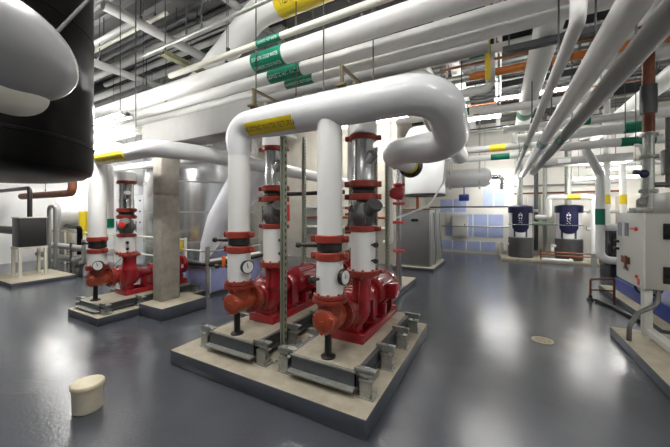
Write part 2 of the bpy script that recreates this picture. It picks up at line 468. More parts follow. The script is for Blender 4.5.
def discharge_riser(label, x, y, zf, zs, r, group, ztop):
    """zs = dict of heights: white, valve, flex, spool"""
    root = thing('discharge_riser', label, 'pipe', (x, y, zf), group)
    MB().cyl((x, y, zf), (x, y, ztop-.05), r*.6).build('carrier_pipe', 'cast_grey', root)
    b = MB(); b.lathe([(0, r*1.0), (.04, r*.95)], (x, y, zf), (0,0,1)); b.build('reducer', 'orange_paint', root)
    b = MB(); flange(b, (x, y, zf+.018), (0,0,1), r+.04, .03); b.build('flange', 'coupling_red', root)
    w0, w1 = zs['white']; w = MB().cyl((x, y, w0), (x, y, w1), r*1.02, seg=36).build('lower_insulation', 'pipe_white', root)
    for k in (0.3, .68):
        b = MB(); knob(b, (x+r*.9, y-.05, w0+(w1-w0)*k), (1, -.35, 0), .75); b.build('test_plug', 'black_paint', w)
    b = MB(); coupling(b, (x, y, w1+.025), r*.9, .055, .3); b.build('grooved_coupling', 'coupling_red', root)
    v0, v1 = zs['valve']; h = v1-v0
    b = MB(); b.lathe([(0, r*.8), (h*.12, r*.85), (h*.3, r*1.12), (h*.55, r*1.15), (h*.75, r*.9), (h, r*.8)], (x, y, v0), (0,0,1), 28)
    b.cyl((x, y, v0+h*.30), (x+r*1.35, y-r*.9, v0+h*.85), r*.5); b.cyl((x+r*1.3, y-r*.85, v0+h*.82), (x+r*1.45, y-r*.98, v0+h*.92), r*.62)
    b.cyl((x-r*1.25, y-.02, v0+h*.45), (x-r*.9, y, v0+h*.45), .03)
    for k in range(6):
        a = 2*PI*k/6; b.cyl((x+math.cos(a)*r*1.12, y+math.sin(a)*r*1.12, v0+h*.1), (x+math.cos(a)*r*1.12, y+math.sin(a)*r*1.12, v1-h*.1), .009, seg=6)
    vv = b.build('check_valve', 'cast_grey', root)
    f0, f1 = zs['flex']; h = f1-f0
    for z in (f0-.03, f1+.03):
        b = MB(); coupling(b, (x, y, z), r*.93, .068, .3); b.build('grooved_coupling', 'coupling_red', root)
    MB().lathe([(0, r*.8), (.008, r*1.02), (h*.5, r*.88), (h-.008, r*1.02), (h, r*.8)], (x, y, f0), (0,0,1), 32).build('flexible_joint', 'black_rubber', root)
    s0, s1 = zs['spool']; h = s1-s0
    b = MB(); b.lathe([(0, r*.95), (h*.06, r*.92), (h*.34, r*.92), (h*.40, r*.86), (h*.92, r*.86), (h, r*.95)], (x, y, s0), (0,0,1), 32)
    b.cyl((x-.01, y, s0+h*.34), (x+r*1.15, y-.06, s0+h*.62), r*.52, r*.40) if zs.get('branch', True) else None
    b.build('bare_steel_spool', 'steel', root)
    b = MB(); coupling(b, (x, y, s1+.02), r*.9, .055, .3); b.build('grooved_coupling', 'coupling_red', root)
    MB().lathe([(0, r*1.12), (ztop-s1-.05, r*1.12)], (x, y, s1+.05), (0,0,1), 36).build('upper_insulation', 'pipe_white', root)
    return root
ZS = dict(white=(1.10, 1.515), valve=(1.57, 1.81), flex=(1.895, 1.965), spool=(2.03, 2.45))
discharge_riser('discharge pipe of the nearest pump with bare steel spool and black flexible joint', -1.225, 2.84, 1.085, ZS, .125, 'pump discharge pipes', 2.79)
discharge_riser('discharge pipe of the middle pump with bare steel spool and black flexible joint', -2.39, 2.82, 1.085, ZS, .125, 'pump discharge pipes', 2.79)
ZC = dict(white=(.99, 1.28), valve=(1.34, 1.58), flex=(1.66, 1.72), spool=(1.78, 2.22), branch=True)
rC = discharge_riser('discharge pipe of the left pump with steel spool, beside the concrete column', -5.80, 2.87, .975, ZC, .125, 'pump discharge pipes', 2.42)
b = MB(); b.cyl((-5.70, 2.80, 1.5), (-5.58, 2.70, 1.5), .012); b.lathe([(0, .03), (.01, .05), (.025, .05), (.035, .03)], (-5.58, 2.70, 1.5), (1,-1,0), 16); b.build('red_handwheel', 'handle_red', rC)

# ------------------------------------------------------------------ pipe helper
def pipe(name, label, path, r, m, fillet=.15, hang=(), cat='pipe', group=None, bands=(), hang_to=None, seg=22, loops=True):
    base = Vector(path[0])
    if not hang and not bands:
        o = MB().tube(path, r, fillet, seg).build(name, m); return tag(o, label, cat, group)
    root = thing(name, label, cat, base, group)
    MB().tube(path, r, fillet, seg).build('pipe_run', m, root)
    rm = r if not isinstance(r, (list, tuple)) else max(r)
    for p in hang:
        p = Vector(p[:3]); top = hang_to or CEIL
        b = MB(); b.cyl(p+Vector((0,0,rm+.004)), (p.x, p.y, top), .008, seg=8)
        b.cyl(p+Vector((0,0,rm+.005)), p+Vector((0,0,rm+.06)), .016, seg=6)
        h = b.build('hanger_rod', 'dark_steel', root)
    return root
def along(path, n, lo=.1, hi=.9):
    a, c = Vector(path[0]), Vector(path[-1])
    return [a.lerp(c, lo+(hi-lo)*(k/(max(1, n-1)))) for k in range(n)]

# suction header of the two near pumps: left elbow, long run, return bend, back run
hz = 2.665
H = thing('header_pipe', 'fat white insulated header pipe bending back at right, above the two nearest pumps', 'pipe', (-2.53, 2.41, 2.34))
MB().tube([(-2.53, 2.40, 2.33), (-2.53, 2.40, hz), (-2.0, 2.42, hz), (-.40, 2.42, hz), (-.40, 3.36, hz-.25), (-1.12, 3.38, hz-.25), (-1.12, 3.9, hz-.27), (-1.10, 4.25, hz-.29)],
          [.12, .145, .165, .165, .165, .15, .125, .11], .30, 36, 12).build('pipe_run', 'jacket_white', H)
patch_x(H, -2.01, .60, 2.42, hz, .166, -1.1, -.22, 'label_yellow', 'HEATING WATER RETURN', .075, stretch=.70)
b = MB(); b.lathe([(0, .112), (.0, .116), (.3, .116), (.3, .112)], (-1.12, 3.93, hz-.272), (.02, .35, -.02), 28, cap=False); b.build('yellow_label', 'label_yellow', H)
b = MB(); flange(b, (-1.10, 4.27, hz-.29), (.02, 1, -.05), .17, .04, 10, .014); b.build('black_flange', 'black_paint', H)
for x in (-2.33, -1.25):
    b = MB(); b.box(x-.03, x+.03, 2.39, 2.45, hz+.16, hz+.22, .006); b.box(x-.05, x+.05, 2.37, 2.40, hz+.185, hz+.205); b.cyl((x, 2.42, hz+.2), (x, 2.42, hz+.38), .018)
    b.box(x-.012, x+.012, 2.40, 3.22, hz+.36, hz+.385); b.cyl((x, 3.19, hz+.38), (x, 3.19, CEIL), .008, seg=8); b.lathe([(0, .03), (.05, .035), (.08, .02)], (x+.09, 2.5, hz+.16), (0,0,1), 14); b.build('hanger_bracket', 'bracket_brown', H)
# discharge header, behind and above
pipe('header_pipe', 'white insulated discharge header above and behind the fat header pipe', [(-2.75, 2.84, 2.79), (-.95, 2.84, 2.79)], .145, 'pipe_white', .22, [(-2.7, 2.84, 2.79), (-1.7, 2.84, 2.79)])

pipe('overhead_pipe', 'fat white overhead pipe bending away above and behind the fat header pipe', [(-2.7, 4.5, 3.72), (-.98, 4.5, 3.72), (-.92, 5.3, 3.3), (-.92, 8.8, 3.25)], .21, 'pipe_white', .4, [(-2.2, 4.5, 3.72), (-.92, 7, 3.28)])
# header of the left pump: X run with label then +Y run
H2 = thing('header_pipe', 'white insulated header pipe turning past the top of the concrete column', 'pipe', (-5.84, 2.45, 2.6))
MB().tube([(-6.4, 2.45, 2.60), (-4.25, 2.45, 2.62), (-4.05, 3.0, 2.62), (-4.05, 8.4, 2.62)], [.115, .125, .125, .125], .35, 28, 10).build('pipe_run', 'jacket_white', H2)
patch_x(H2, -5.25, .85, 2.45, 2.609, .127, -1.2, .1, 'label_yellow', 'HEATING WATER SUPPLY', .085, stretch=.8)
for p in ((-4.7, 2.45, 2.62), (-4.05, 4.6, 2.62), (-4.05, 7.5, 2.62)):
    MB().cyl((p[0], p[1], p[2]+.125), (p[0], p[1], CEIL), .008, seg=8).build('hanger_rod', 'dark_steel', H2)

# ------------------------------------------------------------------ overhead rack, pipes along X on a trapeze
def xpipe(label, y, z, r, m, x0=-9.5, x1=3.5, hang=(-5.5, -3.3, -1.0, 1.6), bands=(), name='overhead_pipe', hang_to=None):
    root = thing(name, label, 'pipe', (x0, y, z))
    MB().cyl((x0, y, z), (x1, y, z), r, seg=32).build('pipe_run', m, root)
    for x in hang:
        b = MB(); b.cyl((x, y, z+r), (x, y, hang_to or CEIL), .005, seg=8)
        b.box(x-.015, x+.015, y-.02, y+.02, z+r-.002, z+r+.05)
        b.build('hanger_rod', 'dark_steel', root)
    for bd in bands: band_x(root, bd[0], bd[1], y, z, r, *bd[2:])
    return root
xpipe('thin cream overhead pipe, uppermost of those with green labels', 2.66, 3.70, .038, 'pipe_cream', -4.2, 3.5, (-3.0, -.4), [(-2.325, .35, 'label_green', [('DOMESTIC HOT WATER', -.4, .042)], 'label_white', .05, 'green_label', True, .62)])
xpipe('thick white overhead pipe with the largest green label', 2.99, 3.70, .118, 'pipe_white', -10, 3.5, (-5.5, -3.4, -1.3, 1.6), [(-2.59, .50, 'label_green', [('DOMESTIC COLD WATER', -.22, .062), ('DOMESTIC COLD WATER', -1.12, .062)], 'label_white', .05, 'green_label', True, .60)])
xpipe('medium white overhead pipe below the thickest one, its green label in the middle of three', 3.40, 3.70, .088, 'pipe_white', -10, 3.5, (-5.5, -2.2, -1.1, 1.6), [(-2.655, .57, 'label_green', [('DOMESTIC HOT WATER', -.5, .080)], 'label_white', .05, 'green_label', True, .62)])
xpipe('slim white overhead pipe with the lowest green label', 3.70, 3.69, .065, 'pipe_white', -10, 3.5, (-5.2, -2.9, -1.5, 1.5), [(-2.63, .50, 'label_green', [('DOMESTIC RETURN', -.6, .055)], 'label_white', .05, 'green_label')])
xpipe('grey duct-like pipe at the back of the overhead rack', 4.05, 3.74, .10, 'pipe_grey', -10, -.1, (-4.5, -2.0, -.4))
# galvanized conduit above
pipe('conduit', 'straight galvanized conduit crossing above the cream pipe', [(-4.6, 2.50, 4.02), (.6, 2.50, 4.02)], .022, 'galv', .1, [(-3.6, 2.5, 4.02), (-3.3, 2.5, 4.02), (-1.6, 2.5, 4.02)])
# big white pipe with yellow label, rising
B1 = thing('overhead_pipe', 'fat white overhead pipe rising to a yellow label at the top of the picture', 'pipe', (-7.5, 3.75, 3.98))
MB().tube([(-9.5, 3.8, 3.98), (-4.7, 3.5, 3.98), (-3.1, 3.3, 4.64), (-.5, 3.3, 4.64)], .19, .9, 32, 10).build('pipe_run', 'pipe_white', B1)
band_x(B1, -2.2, .95, 3.3, 4.64, .19, 'label_yellow', [('HEATING WATER', -.55, .17)], 'label_black', name='yellow_label', stretch=.56)
for p in ((-6.5, 3.6, 4.17), (-1.2, 3.3, 4.83)): MB().cyl(p, (p[0], p[1], CEIL), .008, seg=8).build('hanger_rod', 'dark_steel', B1)
# trapeze channels along Y
def trapeze(label, x0, x1, y0, y1, z, m='olive_steel', rods=(), h=.05, rodtop=CEIL):
    root = thing('trapeze_hanger', label, 'pipe hanger', ((x0+x1)/2, (y0+y1)/2, z))
    b = MB()
    b.box(x0, x1, y0, y1, z, z+.006)
    if (x1-x0) < (y1-y0):
        b.box(x0, x0+.006, y0, y1, z, z+h); b.box(x1-.006, x1, y0, y1, z, z+h)
    else:
        b.box(x0, x1, y0, y0+.006, z, z+h); b.box(x0, x1, y1-.006, y1, z, z+h)
    b.build('channel', m, root)
    for (x, y) in rods:
        MB().cyl((x, y, z), (x, y, rodtop), .009, seg=8).build('threaded_rod', 'dark_steel', root)
    return root
trapeze('olive steel trapeze channel hung at left above the overhead rack', -4.12, -4.0, 2.46, 3.5, 3.88, 'olive_steel', [(-4.06, 2.5)], .06)

# pipes along Y at right
def ypipe(label, x, z, r, m, y0, y1, hang=(3.3, 5.6, 8.0), bands=(), hang_to=None, x1=None, cap_up=False):
    root = thing('overhead_pipe', label, 'pipe', (x, y0, z))
    path = [(x, y0, z), (x, y1, z)]
    if cap_up: path = [(x, y0, z+.35)] + path
    MB().tube(path, r, r*1.6, 28).build('pipe_run', m, root)
    for y in hang:
        b = MB(); b.cyl((x, y, z+r), (x, y, CEIL), .008, seg=8)
        b.box(x-.015, x+.015, y-.02, y+.02, z+r-.002, z+r+.05)
        b.build('hanger_rod', 'dark_steel', root)
    for y in bands:
        MB().lathe([(0, r+.001), (0, r+.005), (.4, r+.005), (.4, r+.001)], (x, y, z), (0,1,0), 28, cap=False).build('green_label', 'label_green', root)
    return root
ypipe('fat white overhead pipe running to the back wall, leftmost of four side by side', .53, 3.95, .155, 'pipe_white', 4.02, 12.6, (4.9, 6.9, 9.5), (7.6,), cap_up=True)
ypipe('slim white overhead pipe running to the back wall, second of four side by side', .475, 3.0, .047, 'pipe_white', 2.55, 12.0, (3.3, 5.7, 9.0), (6.6,), cap_up=True)
ypipe('thick white overhead pipe running to the back wall, third of four side by side', .73, 3.0, .092, 'pipe_white', -2.0, 12.0, (3.3, 5.7, 9.0), (6.4,))
ypipe('thick shade-greyed overhead pipe running to the back wall, rightmost of four side by side', .985, 3.0, .088, 'pipe_grey', -2.0, 11.5, (3.3, 5.7, 9.0), (6.2,))  # grey base colour carries the shade on this pipe
trapeze('dark steel trapeze channel under the leftmost pipe of the four, near the camera', .05, 1.25, 4.30, 4.38, 3.71, 'dark_steel', [(.12, 4.34), (.85, 4.34)], .08)
trapeze('dark steel trapeze channel under the leftmost pipe of the four, farther back', -.05, 1.0, 6.70, 6.80, 3.71, 'dark_steel', [(.02, 6.75), (.85, 6.75)], .08)

# ------------------------------------------------------------------ strut posts with holes
def strut_post(label, x, y, z0, z1, w=.05, m='strut_green', step=.07):
    root = thing('strut_post', label, 'strut post', (x, y, z0))
    b = MB()
    b.box(x-w/2, x+w/2, y+w/2-.004, y+w/2, z0+.012, z1)
    b.box(x-w/2, x-w/2+.004, y-w/2, y+w/2, z0+.012, z1); b.box(x+w/2-.004, x+w/2, y-w/2, y+w/2, z0+.012, z1)
    b.box(x-w/2, x-w*.22, y-w/2, y-w/2+.004, z0+.012, z1); b.box(x+w*.22, x+w/2, y-w/2, y-w/2+.004, z0+.012, z1)
    b.mi = 1
    k = z0+.08
    while k < z1-.05:
        b.box(x-w*.16, x+w*.16, y+w/2-.006, y+w/2-.0035, k, k+step*.5); b.box(x+w/2-.0005, x+w/2+.0015, y-w*.16, y+w*.16, k, k+step*.5); k += step
    b.build('channel', [m, 'dark_steel'], root)
    b = MB(); b.box(x-.09, x+.09, y-.07, y+.07, z0, z0+.012); b.cyl((x-.06, y-.04, z0), (x-.06, y-.04, z0+.03), .012, seg=6); b.cyl((x+.06, y-.04, z0), (x+.06, y-.04, z0+.03), .012, seg=6)
    b.build('foot_plate', 'galv', root)
    return root
strut_post('tall perforated strut post standing on the pad between the two nearest pumps', -1.94, 2.44, PAD, 2.49)
strut_post('perforated strut post behind the pumps, seen left of the nearest suction pipe', -3.80, 5.5, .13, 3.4, .07)
strut_post('perforated strut post behind the nearest pump, left of the pair seen right of it', -2.13, 5.55, .13, 3.0, .07)
strut_post('perforated strut post behind the nearest pump, right of the pair seen right of it', -1.90, 5.60, .13, 3.0, .07)

# ------------------------------------------------------------------ bucket, drain
bk = thing('bucket', 'small cream plastic bucket with a lid standing on the open floor', 'bucket', (-3.13, 1.24, 0))
b = MB(); b.lathe([(0, .100), (.006, .105), (.18, .110), (.20, .111)], (-3.13, 1.24, 0), (0,0,1), 40); b.build('body', 'bucket_plastic', bk)
b = MB(); b.lathe([(.195, .112), (.197, .118), (.206, .121), (.226, .121), (.234, .115), (.236, .108), (.233, .102), (.233, .01)], (-3.13, 1.24, 0), (0,0,1), 44); b.build('lid', 'bucket_lid', bk)
dr = thing('floor_drain', 'round brass floor drain grate set in the grey floor', 'drain', (.52, 4.82, 0))
MB().lathe([(0, .105), (.006, .105), (.008, .115), (.006, .125), (0, .125)], (.52, 4.82, 0), (0,0,1), 40, cap=False).build('rim', 'brass', dr)
MB().lathe([(.0005, .106), (.002, .106)], (.52, 4.82, 0), (0,0,1), 32).build('sump', 'dark_glass', dr)
b = MB()
for k in range(-3, 4):
    w_ = math.sqrt(max(.0, .106**2-(k*.03)**2)); b.box(.52-w_, .52+w_, 4.82+k*.03-.005, 4.82+k*.03+.005, .002, .0065); b.box(.52+k*.03-.005, .52+k*.03+.005, 4.82-w_, 4.82+w_, .002, .006)
b.build('grate', 'brass', dr)

# ------------------------------------------------------------------ big black vessel and insulated pipe at upper left
V0 = Vector((-3.76, .68, 0)); RV = .80
ve = thing('hanging_vessel', 'huge black jacketed vessel hanging at the upper left edge', 'vessel', (V0.x, V0.y, 2.02))
MB().lathe([(1.98, .02), (1.985, .30), (1.995, .60), (2.02, .73), (2.06, .785), (2.12, RV), (CEIL-.1, RV), (CEIL-.1, .1)], (V0.x, V0.y, 0), (0,0,1), 64).build('jacket', 'black_jacket', ve)
b = MB()
for z in (2.30, 3.3): MB().lathe([(z-.015, RV), (z-.012, RV+.006), (z+.012, RV+.006), (z+.015, RV)], (V0.x, V0.y, 0), (0,0,1), 64, cap=False).build('seam_band', 'black_jacket', ve)
for k in range(4):
    a = 2*PI*k/4+.4; MB().cyl((V0.x+math.cos(a)*.5, V0.y+math.sin(a)*.5, CEIL-.12), (V0.x+math.cos(a)*.5, V0.y+math.sin(a)*.5, CEIL), .02).build('hanger_rod', 'dark_steel', ve)
ip = thing('insulated_elbow', 'fat white jacketed pipe end in front of the black vessel', 'pipe', (-2.25, .62, 2.2))
ax_ = Vector((-.26, 1, -.12)).normalized(); tip = Vector((-2.22, .80, 2.475))
prof = [(-1.6, .25), (-.36, .25)] + [(-.36+.36*math.sin(PI/2*k/12), .25*math.cos(PI/2*k/12)) for k in range(1, 13)]
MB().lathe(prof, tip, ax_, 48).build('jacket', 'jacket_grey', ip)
tip2 = tip + Vector((.02, -.12, -.17))
prof = [(-1.4, .125), (-.16, .125)] + [(-.16+.16*math.sin(PI/2*k/8), .125*math.cos(PI/2*k/8)) for k in range(1, 9)]
MB().lathe(prof, tip2, ax_, 36).build('lower_jacket', 'pipe_cream', ip)
MB().cyl((-2.02, .15, 2.8), (-2.02, .15, CEIL), .012, seg=8).build('hanger_rod', 'dark_steel', ip)
pipe('conduit', 'thin conduit with clamp crossing in front of the black vessel', [(-2.60, 1.5, 4.1), (-2.78, 1.10, 3.34), (-2.85, .95, 3.05), (-2.90, .80, 2.80)], .012, 'cast_grey', .1, [(-2.60, 1.5, 4.1)])

# ------------------------------------------------------------------ left background
# black expansion box on pale stand
pad('low pale concrete pad at left under the black steel box on its stand', -11.4, -9.7, 2.4, 3.6, .09)
bx_ = thing('strainer_box', 'black steel box raised on a pale four-legged stand at far left', 'box', (-10.65, 2.97, .09))
MB().box(-10.92, -10.42, 2.72, 3.24, .84, 1.58, .015).build('body', 'black_paint', bx_)
b = MB(); b.box(-10.94, -10.40, 2.70, 3.26, 1.57, 1.60, .008); b.build('lid', 'beige_metal', bx_)
for x in (-10.90, -10.44):
    for y in (2.74, 3.22):
        b = MB(); b.box(x-.03, x+.03, y-.03, y+.03, .09, .80); b.box(x-.06, x+.06, y-.06, y+.06, .09, .105); b.build('leg', 'beige_metal', bx_)
b = MB(); b.box(-10.94, -10.40, 2.70, 3.26, .79, .84); b.build('stand_top', 'beige_metal', bx_)
b = MB(); b.cyl((-14.4, 2.95, 1.22), (-10.92, 2.95, 1.22), .11); tag(b.build('pipe', 'black_jacket'), 'black insulated pipe entering the side of the black steel box', 'pipe')
b = MB(); b.tube([(-10.66, 2.98, 1.6), (-10.66, 2.98, 2.35), (-13.9, 2.98, 2.35)], .05, .12); tag(b.build('pipe', 'black_paint'), 'thin black pipe rising from the top of the black steel box', 'pipe')
# orange-brown pipe and white fixture behind the vessel's underside
pipe('pipe', 'rust coloured pipe under the black vessel at the left edge', [(-13.9, 3.7, 2.25), (-10.2, 3.7, 2.25), (-10.2, 3.7, 2.75)], .10, 'rust_brown', .2, [(-12, 3.7, 2.25)])
# foil-insulated exchanger
fx_ = thing('heat_exchanger', 'bulky foil-wrapped heat exchanger against the left wall behind the railing', 'heat exchanger', (-13.0, 5.3, 0))
b = MB(); b.lathe([(0, .05), (.05, .45), (.15, .6), (1.5, .62), (2.0, .6), (2.1, .45), (2.15, .05)], (-13.3, 4.3, 1.75), (.25, 1, 0), 32); b.build('shell', 'foil', fx_)
b = MB(); b.lathe([(0, .34), (.5, .36), (.62, .30), (.9, .26)], (-13.1, 4.9, 2.2), (.3, .1, 1), 24); b.build('nozzle_jacket', 'foil', fx_)
b = MB(); b.tube([(-13.0, 4.9, 2.6), (-13.0, 5.0, 3.3), (-13.0, 5.6, 3.6), (-14.4, 5.6, 3.6)], .16, .3); b.build('branch_jacket', 'foil', fx_)
b = MB(); b.lathe([(0, .18), (.06, .24), (.35, .24), (.4, .1)], (-12.72, 5.0, 1.9), (1, -.2, .3), 24); b.build('end_cap', 'foil', fx_)
for y in (4.6, 5.9):
    b = MB(); b.box(-13.5, -12.8, y-.08, y+.08, 0, 1.2); b.build('saddle', 'beige_metal', fx_)
b = MB(); b.box(-13.6, -13.0, 6.6, 7.5, 0, 2.4, .03); tag(b.build('cabinet', 'wall_white'), 'tall white cabinet against the left wall behind the foil-wrapped exchanger', 'cabinet')
# yellow-banded risers
for x, y, lab in ((-12.35, 4.75, 'white riser with a yellow band, left of the twin risers beside the left railing'), (-11.85, 4.75, 'white riser with a yellow band, right of the twin risers beside the left railing')):
    r_ = thing('riser', lab, 'pipe', (x, y, 0)); MB().cyl((x, y, 0), (x, y, CEIL), .095).build('pipe_run', 'pipe_white', r_)
    MB().lathe([(.95, .096), (.95, .101), (1.75, .101), (1.75, .096)], (x, y, 0), (0,0,1), 24, cap=False).build('yellow_label', 'label_yellow', r_)
b = MB(); b.tube([(-12.9, 4.5, 1.25), (-11.5, 4.35, 1.25), (-11.5, 4.35, .4)], .07, .15); tag(b.build('pipe', 'black_jacket'), 'short black elbow pipe beside the twin yellow-banded risers', 'pipe')
# grey low pipes with supports
lp = thing('low_pipe_rack', 'pair of fat grey pipes on low supports in front of the left railing', 'pipe rack', (-11.3, 4.1, 0))
for z in (.30, .66):
    MB().tube([(-13.9, 4.1, z), (-9.0, 4.1, z)], .09).build('grey_pipe', 'pipe_grey', lp)
for x in (-13, -11.2, -9.4):
    b = MB(); b.box(x-.03, x+.03, 4.0, 4.04, 0, .8); b.box(x-.05, x+.05, 3.98, 4.22, .54, .57); b.box(x-.05, x+.05, 3.98, 4.22, .18, .21); b.build('support', 'dark_steel', lp)
def railing(label, x0, x1, y, zs, zt, m, step=1.2):
    root = thing('guard_rail', label, 'railing', ((x0+x1)/2, y, 0))
    n = int((x1-x0)/step)+1
    for k in range(n+1):
        x = x0 + (x1-x0)*k/n; MB().box(x-.025, x+.025, y-.025, y+.025, 0, zt).build('post', m, root)
    for z in zs: MB().cyl((x0, y, z), (x1, y, z), .022, seg=12).build('rail', m, root)
railing('long cream guard rail crossing the left background behind the grey pipes', -13.8, -6.4, 4.42, (.62, 1.08), 1.12, 'pipe_cream')
arch = MB().tube([(-11.9, 3.75, 0), (-11.9, 3.75, 1.9), (-11.45, 3.75, 1.9), (-11.45, 3.75, 0)], .05, .15, 14)
tag(arch.build('pipe', 'galv'), 'grey pipe bent into an arch behind the black steel box', 'pipe')
cp = thing('circulator_pump', 'small metal circulator pump on the floor right of the black steel box', 'pump', (-9.95, 3.9, 0))
b = MB(); b.box(-10.1, -9.8, 3.65, 3.78, 0, .25, .02); b.lathe([(0, .05), (.02, .13), (.25, .13), (.28, .05)], (-10.05, 3.72, .38), (1,0,0), 20); b.build('casing', 'cast_grey', cp)
b = MB(); b.tube([(-9.8, 3.72, .38), (-9.6, 3.72, .38), (-9.6, 3.72, 1.0)], .05, .1, 12); b.build('outlet', 'galv', cp)
ys = MB(); ys.box(-6.72, -6.45, 4.38, 4.40, .80, 1.05, .005)
tag(ys.build('sign', 'yellow_paint'), 'small yellow sign on the guard rail beside the concrete column', 'sign')
# tanks
tk = thing('storage_tank', 'large shiny sheet-metal clad tank behind the concrete column', 'tank', (-8.4, 6.5, 0))
MB().lathe([(0, 1.68), (.1, 1.7), (4.4, 1.7), (4.6, 1.4), (4.7, .3)], (-8.4, 6.5, 0), (0,0,1), 72).build('cladding', 'tank_metal', tk)
b = MB()
for z in (.9, 1.72, 2.55, 3.4): MB().lathe([(z-.02, 1.7), (z-.015, 1.708), (z+.015, 1.708), (z+.02, 1.7)], (-8.4, 6.5, 0), (0,0,1), 72, cap=False).build('seam_band', 'galv_dull', tk)
tk = thing('storage_tank', 'white foil-jacketed tank with a bolted cover plate left of the concrete column', 'tank', (-10.9, 5.7, 0))
MB().lathe([(0, .75), (.05, .8), (3.5, .8), (3.8, .5), (3.9, .05)], (-10.9, 5.7, 0), (0,0,1), 48).build('jacket', 'foil', tk)
dcov = Vector((.85, -.53, 0)).normalized()
u_, v_ = frame_for(dcov)
b = MB(); c0 = Vector((-10.9, 5.7, 1.75)) + dcov*.77; 
M = Matrix.Translation(c0) @ Matrix.Rotation(math.atan2(dcov.y, dcov.x), 4, 'Z')
b.box(0, .05, -.30, .30, -.55, .55, .05, M); b.build('cover_plate', 'jacket_white', tk)
b = MB()
for sy in (-.16, .16):
    for sz in (-.35, 0, .35):
        p = M @ Vector((.05, sy, sz)); MB().cyl(p, p+dcov*.02, .028, seg=8).build('bolt', 'dark_steel', tk)
b = MB(); b.tube([(-6.75, 4.25, .1), (-6.75, 4.25, 2.35), (-7.15, 4.25, 2.35), (-7.15, 4.25, .0)], .028, .1); tag(b.build('conduit', 'pipe_cream'), 'slim cream pipe bent into an upside-down U left of the concrete column', 'pipe')
r_ = thing('riser', 'bright white vertical pipe with a green band between the left pump risers', 'pipe', (-6.07, 2.72, 1.5))
MB().tube([(-6.07, 2.72, 1.42), (-6.07, 2.72, 2.55), (-6.07, 2.5, 2.6)], .07, .1).build('pipe_run', 'pipe_white', r_)
MB().lathe([(1.44, .071), (1.44, .076), (1.60, .076), (1.60, .071)], (-6.07, 2.72, 0), (0,0,1), 24, cap=False).build('green_label', 'label_green', r_)
# blue wrapped plinth
pl = thing('tank_plinth', 'blue-wrapped plinth with pale top right of the concrete column', 'plinth', (-5.6, 5.0, 0))
b = MB(); b.box(-6.0, -5.2, 4.12, 6.4, .05, .56, .01); b.build('wrap', 'blue_wrap', pl)
b = MB(); b.box(-6.02, -5.18, 4.10, 6.42, 0, .05); b.build('dark_base', 'dark_steel', pl)
b = MB(); b.box(-6.03, -5.17, 4.09, 6.43, .56, .60, .008); b.build('top_slab', 'beige_metal', pl)
b = MB(); b.box(-5.24, -5.16, 4.06, 4.14, .05, .56, .01); b.build('corner_strip', 'sheet_white', pl)
gr = thing('guard_rail', 'short steel railing with black padded lower rail in front of the blue plinth', 'railing', (-5.5, 4.02, 0))
for x, y in ((-6.1, 4.02), (-5.12, 4.02), (-5.12, 5.6)): MB().box(x-.03, x+.03, y-.03, y+.03, 0, 1.02).build('post', 'galv', gr)
b = MB(); b.tube([(-6.1, 4.02, .92), (-5.12, 4.02, .92), (-5.12, 5.6, .92)], .018, .02, 10); b.build('rail', 'galv', gr)
b = MB(); b.tube([(-6.1, 4.04, .66), (-5.13, 4.04, .66), (-5.13, 5.6, .66)], .055, .02, 14); b.build('padded_rail', 'black_rubber', gr)
b = MB(); b.tube([(-5.90, 4.5, .60), (-5.80, 4.58, .95), (-5.54, 4.70, 1.5), (-5.10, 4.85, 2.15), (-4.66, 4.98, 2.80)], [.07, .18, .31, .38, .38], 0, 36)
tag(b.build('white_chute', 'sheet_white'), 'white tapering chute slanting up from the blue plinth behind the middle pump', 'chute')
dct = thing('air_duct', 'rectangular sheet-metal duct above the white header beside the column', 'duct', (-5.5, 4.45, 3.45))
MB().box(-9.5, -2.8, 4.18, 4.74, 3.30, 3.50, .01).build('duct_body', 'duct_metal', dct)
b = MB()
for x in (-8.3, -7.1, -5.9, -4.7, -3.5): MB().box(x-.02, x+.02, 4.16, 4.76, 3.28, 3.52).build('flange_joint', 'galv', dct)
for x in (-7.5, -4.0): MB().cyl((x, 4.46, 3.5), (x, 4.46, CEIL), .01, seg=8).build('hanger_rod', 'dark_steel', dct)

# wall stuff in the gap between and behind the pumps
b = MB(); b.tube([(-4.6, 8.6, .8), (-4.6, 8.6, 2.9), (-4.6, 8.6, CEIL)], .09); tag(b.build('riser', 'pipe_white'), 'plain white vertical pipe against the concrete wall behind the pumps', 'pipe')
r_ = thing('riser', 'white vertical pipe with green band seen between the two nearest pumps', 'pipe', (-3.9, 6.6, .5))
MB().tube([(-3.9, 6.6, CEIL), (-3.9, 6.6, .62), (-3.2, 6.6, .62)], .075, .16).build('pipe_run', 'pipe_white', r_)
MB().lathe([(2.2, .076), (2.2, .081), (2.5, .081), (2.5, .076)], (-3.9, 6.6, 0), (0,0,1), 24, cap=False).build('green_label', 'label_green', r_)
MB().cyl((-3.25, 6.6, .13), (-3.25, 6.6, .545), .03).build('support_leg', 'galv', r_)
pipe('pipe', 'short black horizontal pipe behind the strut post between the pumps', [(-4.9, 5.7, 2.15), (-2.9, 5.7, 2.15)], .045, 'black_rubber', .1, [(-4.7, 5.7, 2.15), (-3.0, 5.7, 2.15)])
b = MB(); b.box(-4.42, -4.34, 5.66, 5.70, 1.5, 1.9, .015); b.cyl((-4.38, 5.7, 1.9), (-4.38, 5.7, 2.15), .006, seg=6); tag(b.build('fire_tag', 'handle_red'), 'small red tag hanging behind the strut post between the pumps', 'tag')
b = MB(); b.box(-6.5, -5.6, 9.27, 9.478, .9, 2.0, .02); tag(b.build('electrical_cabinet', 'boiler_lit_side'), 'grey cabinet fixed to the concrete wall behind the middle pump', 'cabinet')
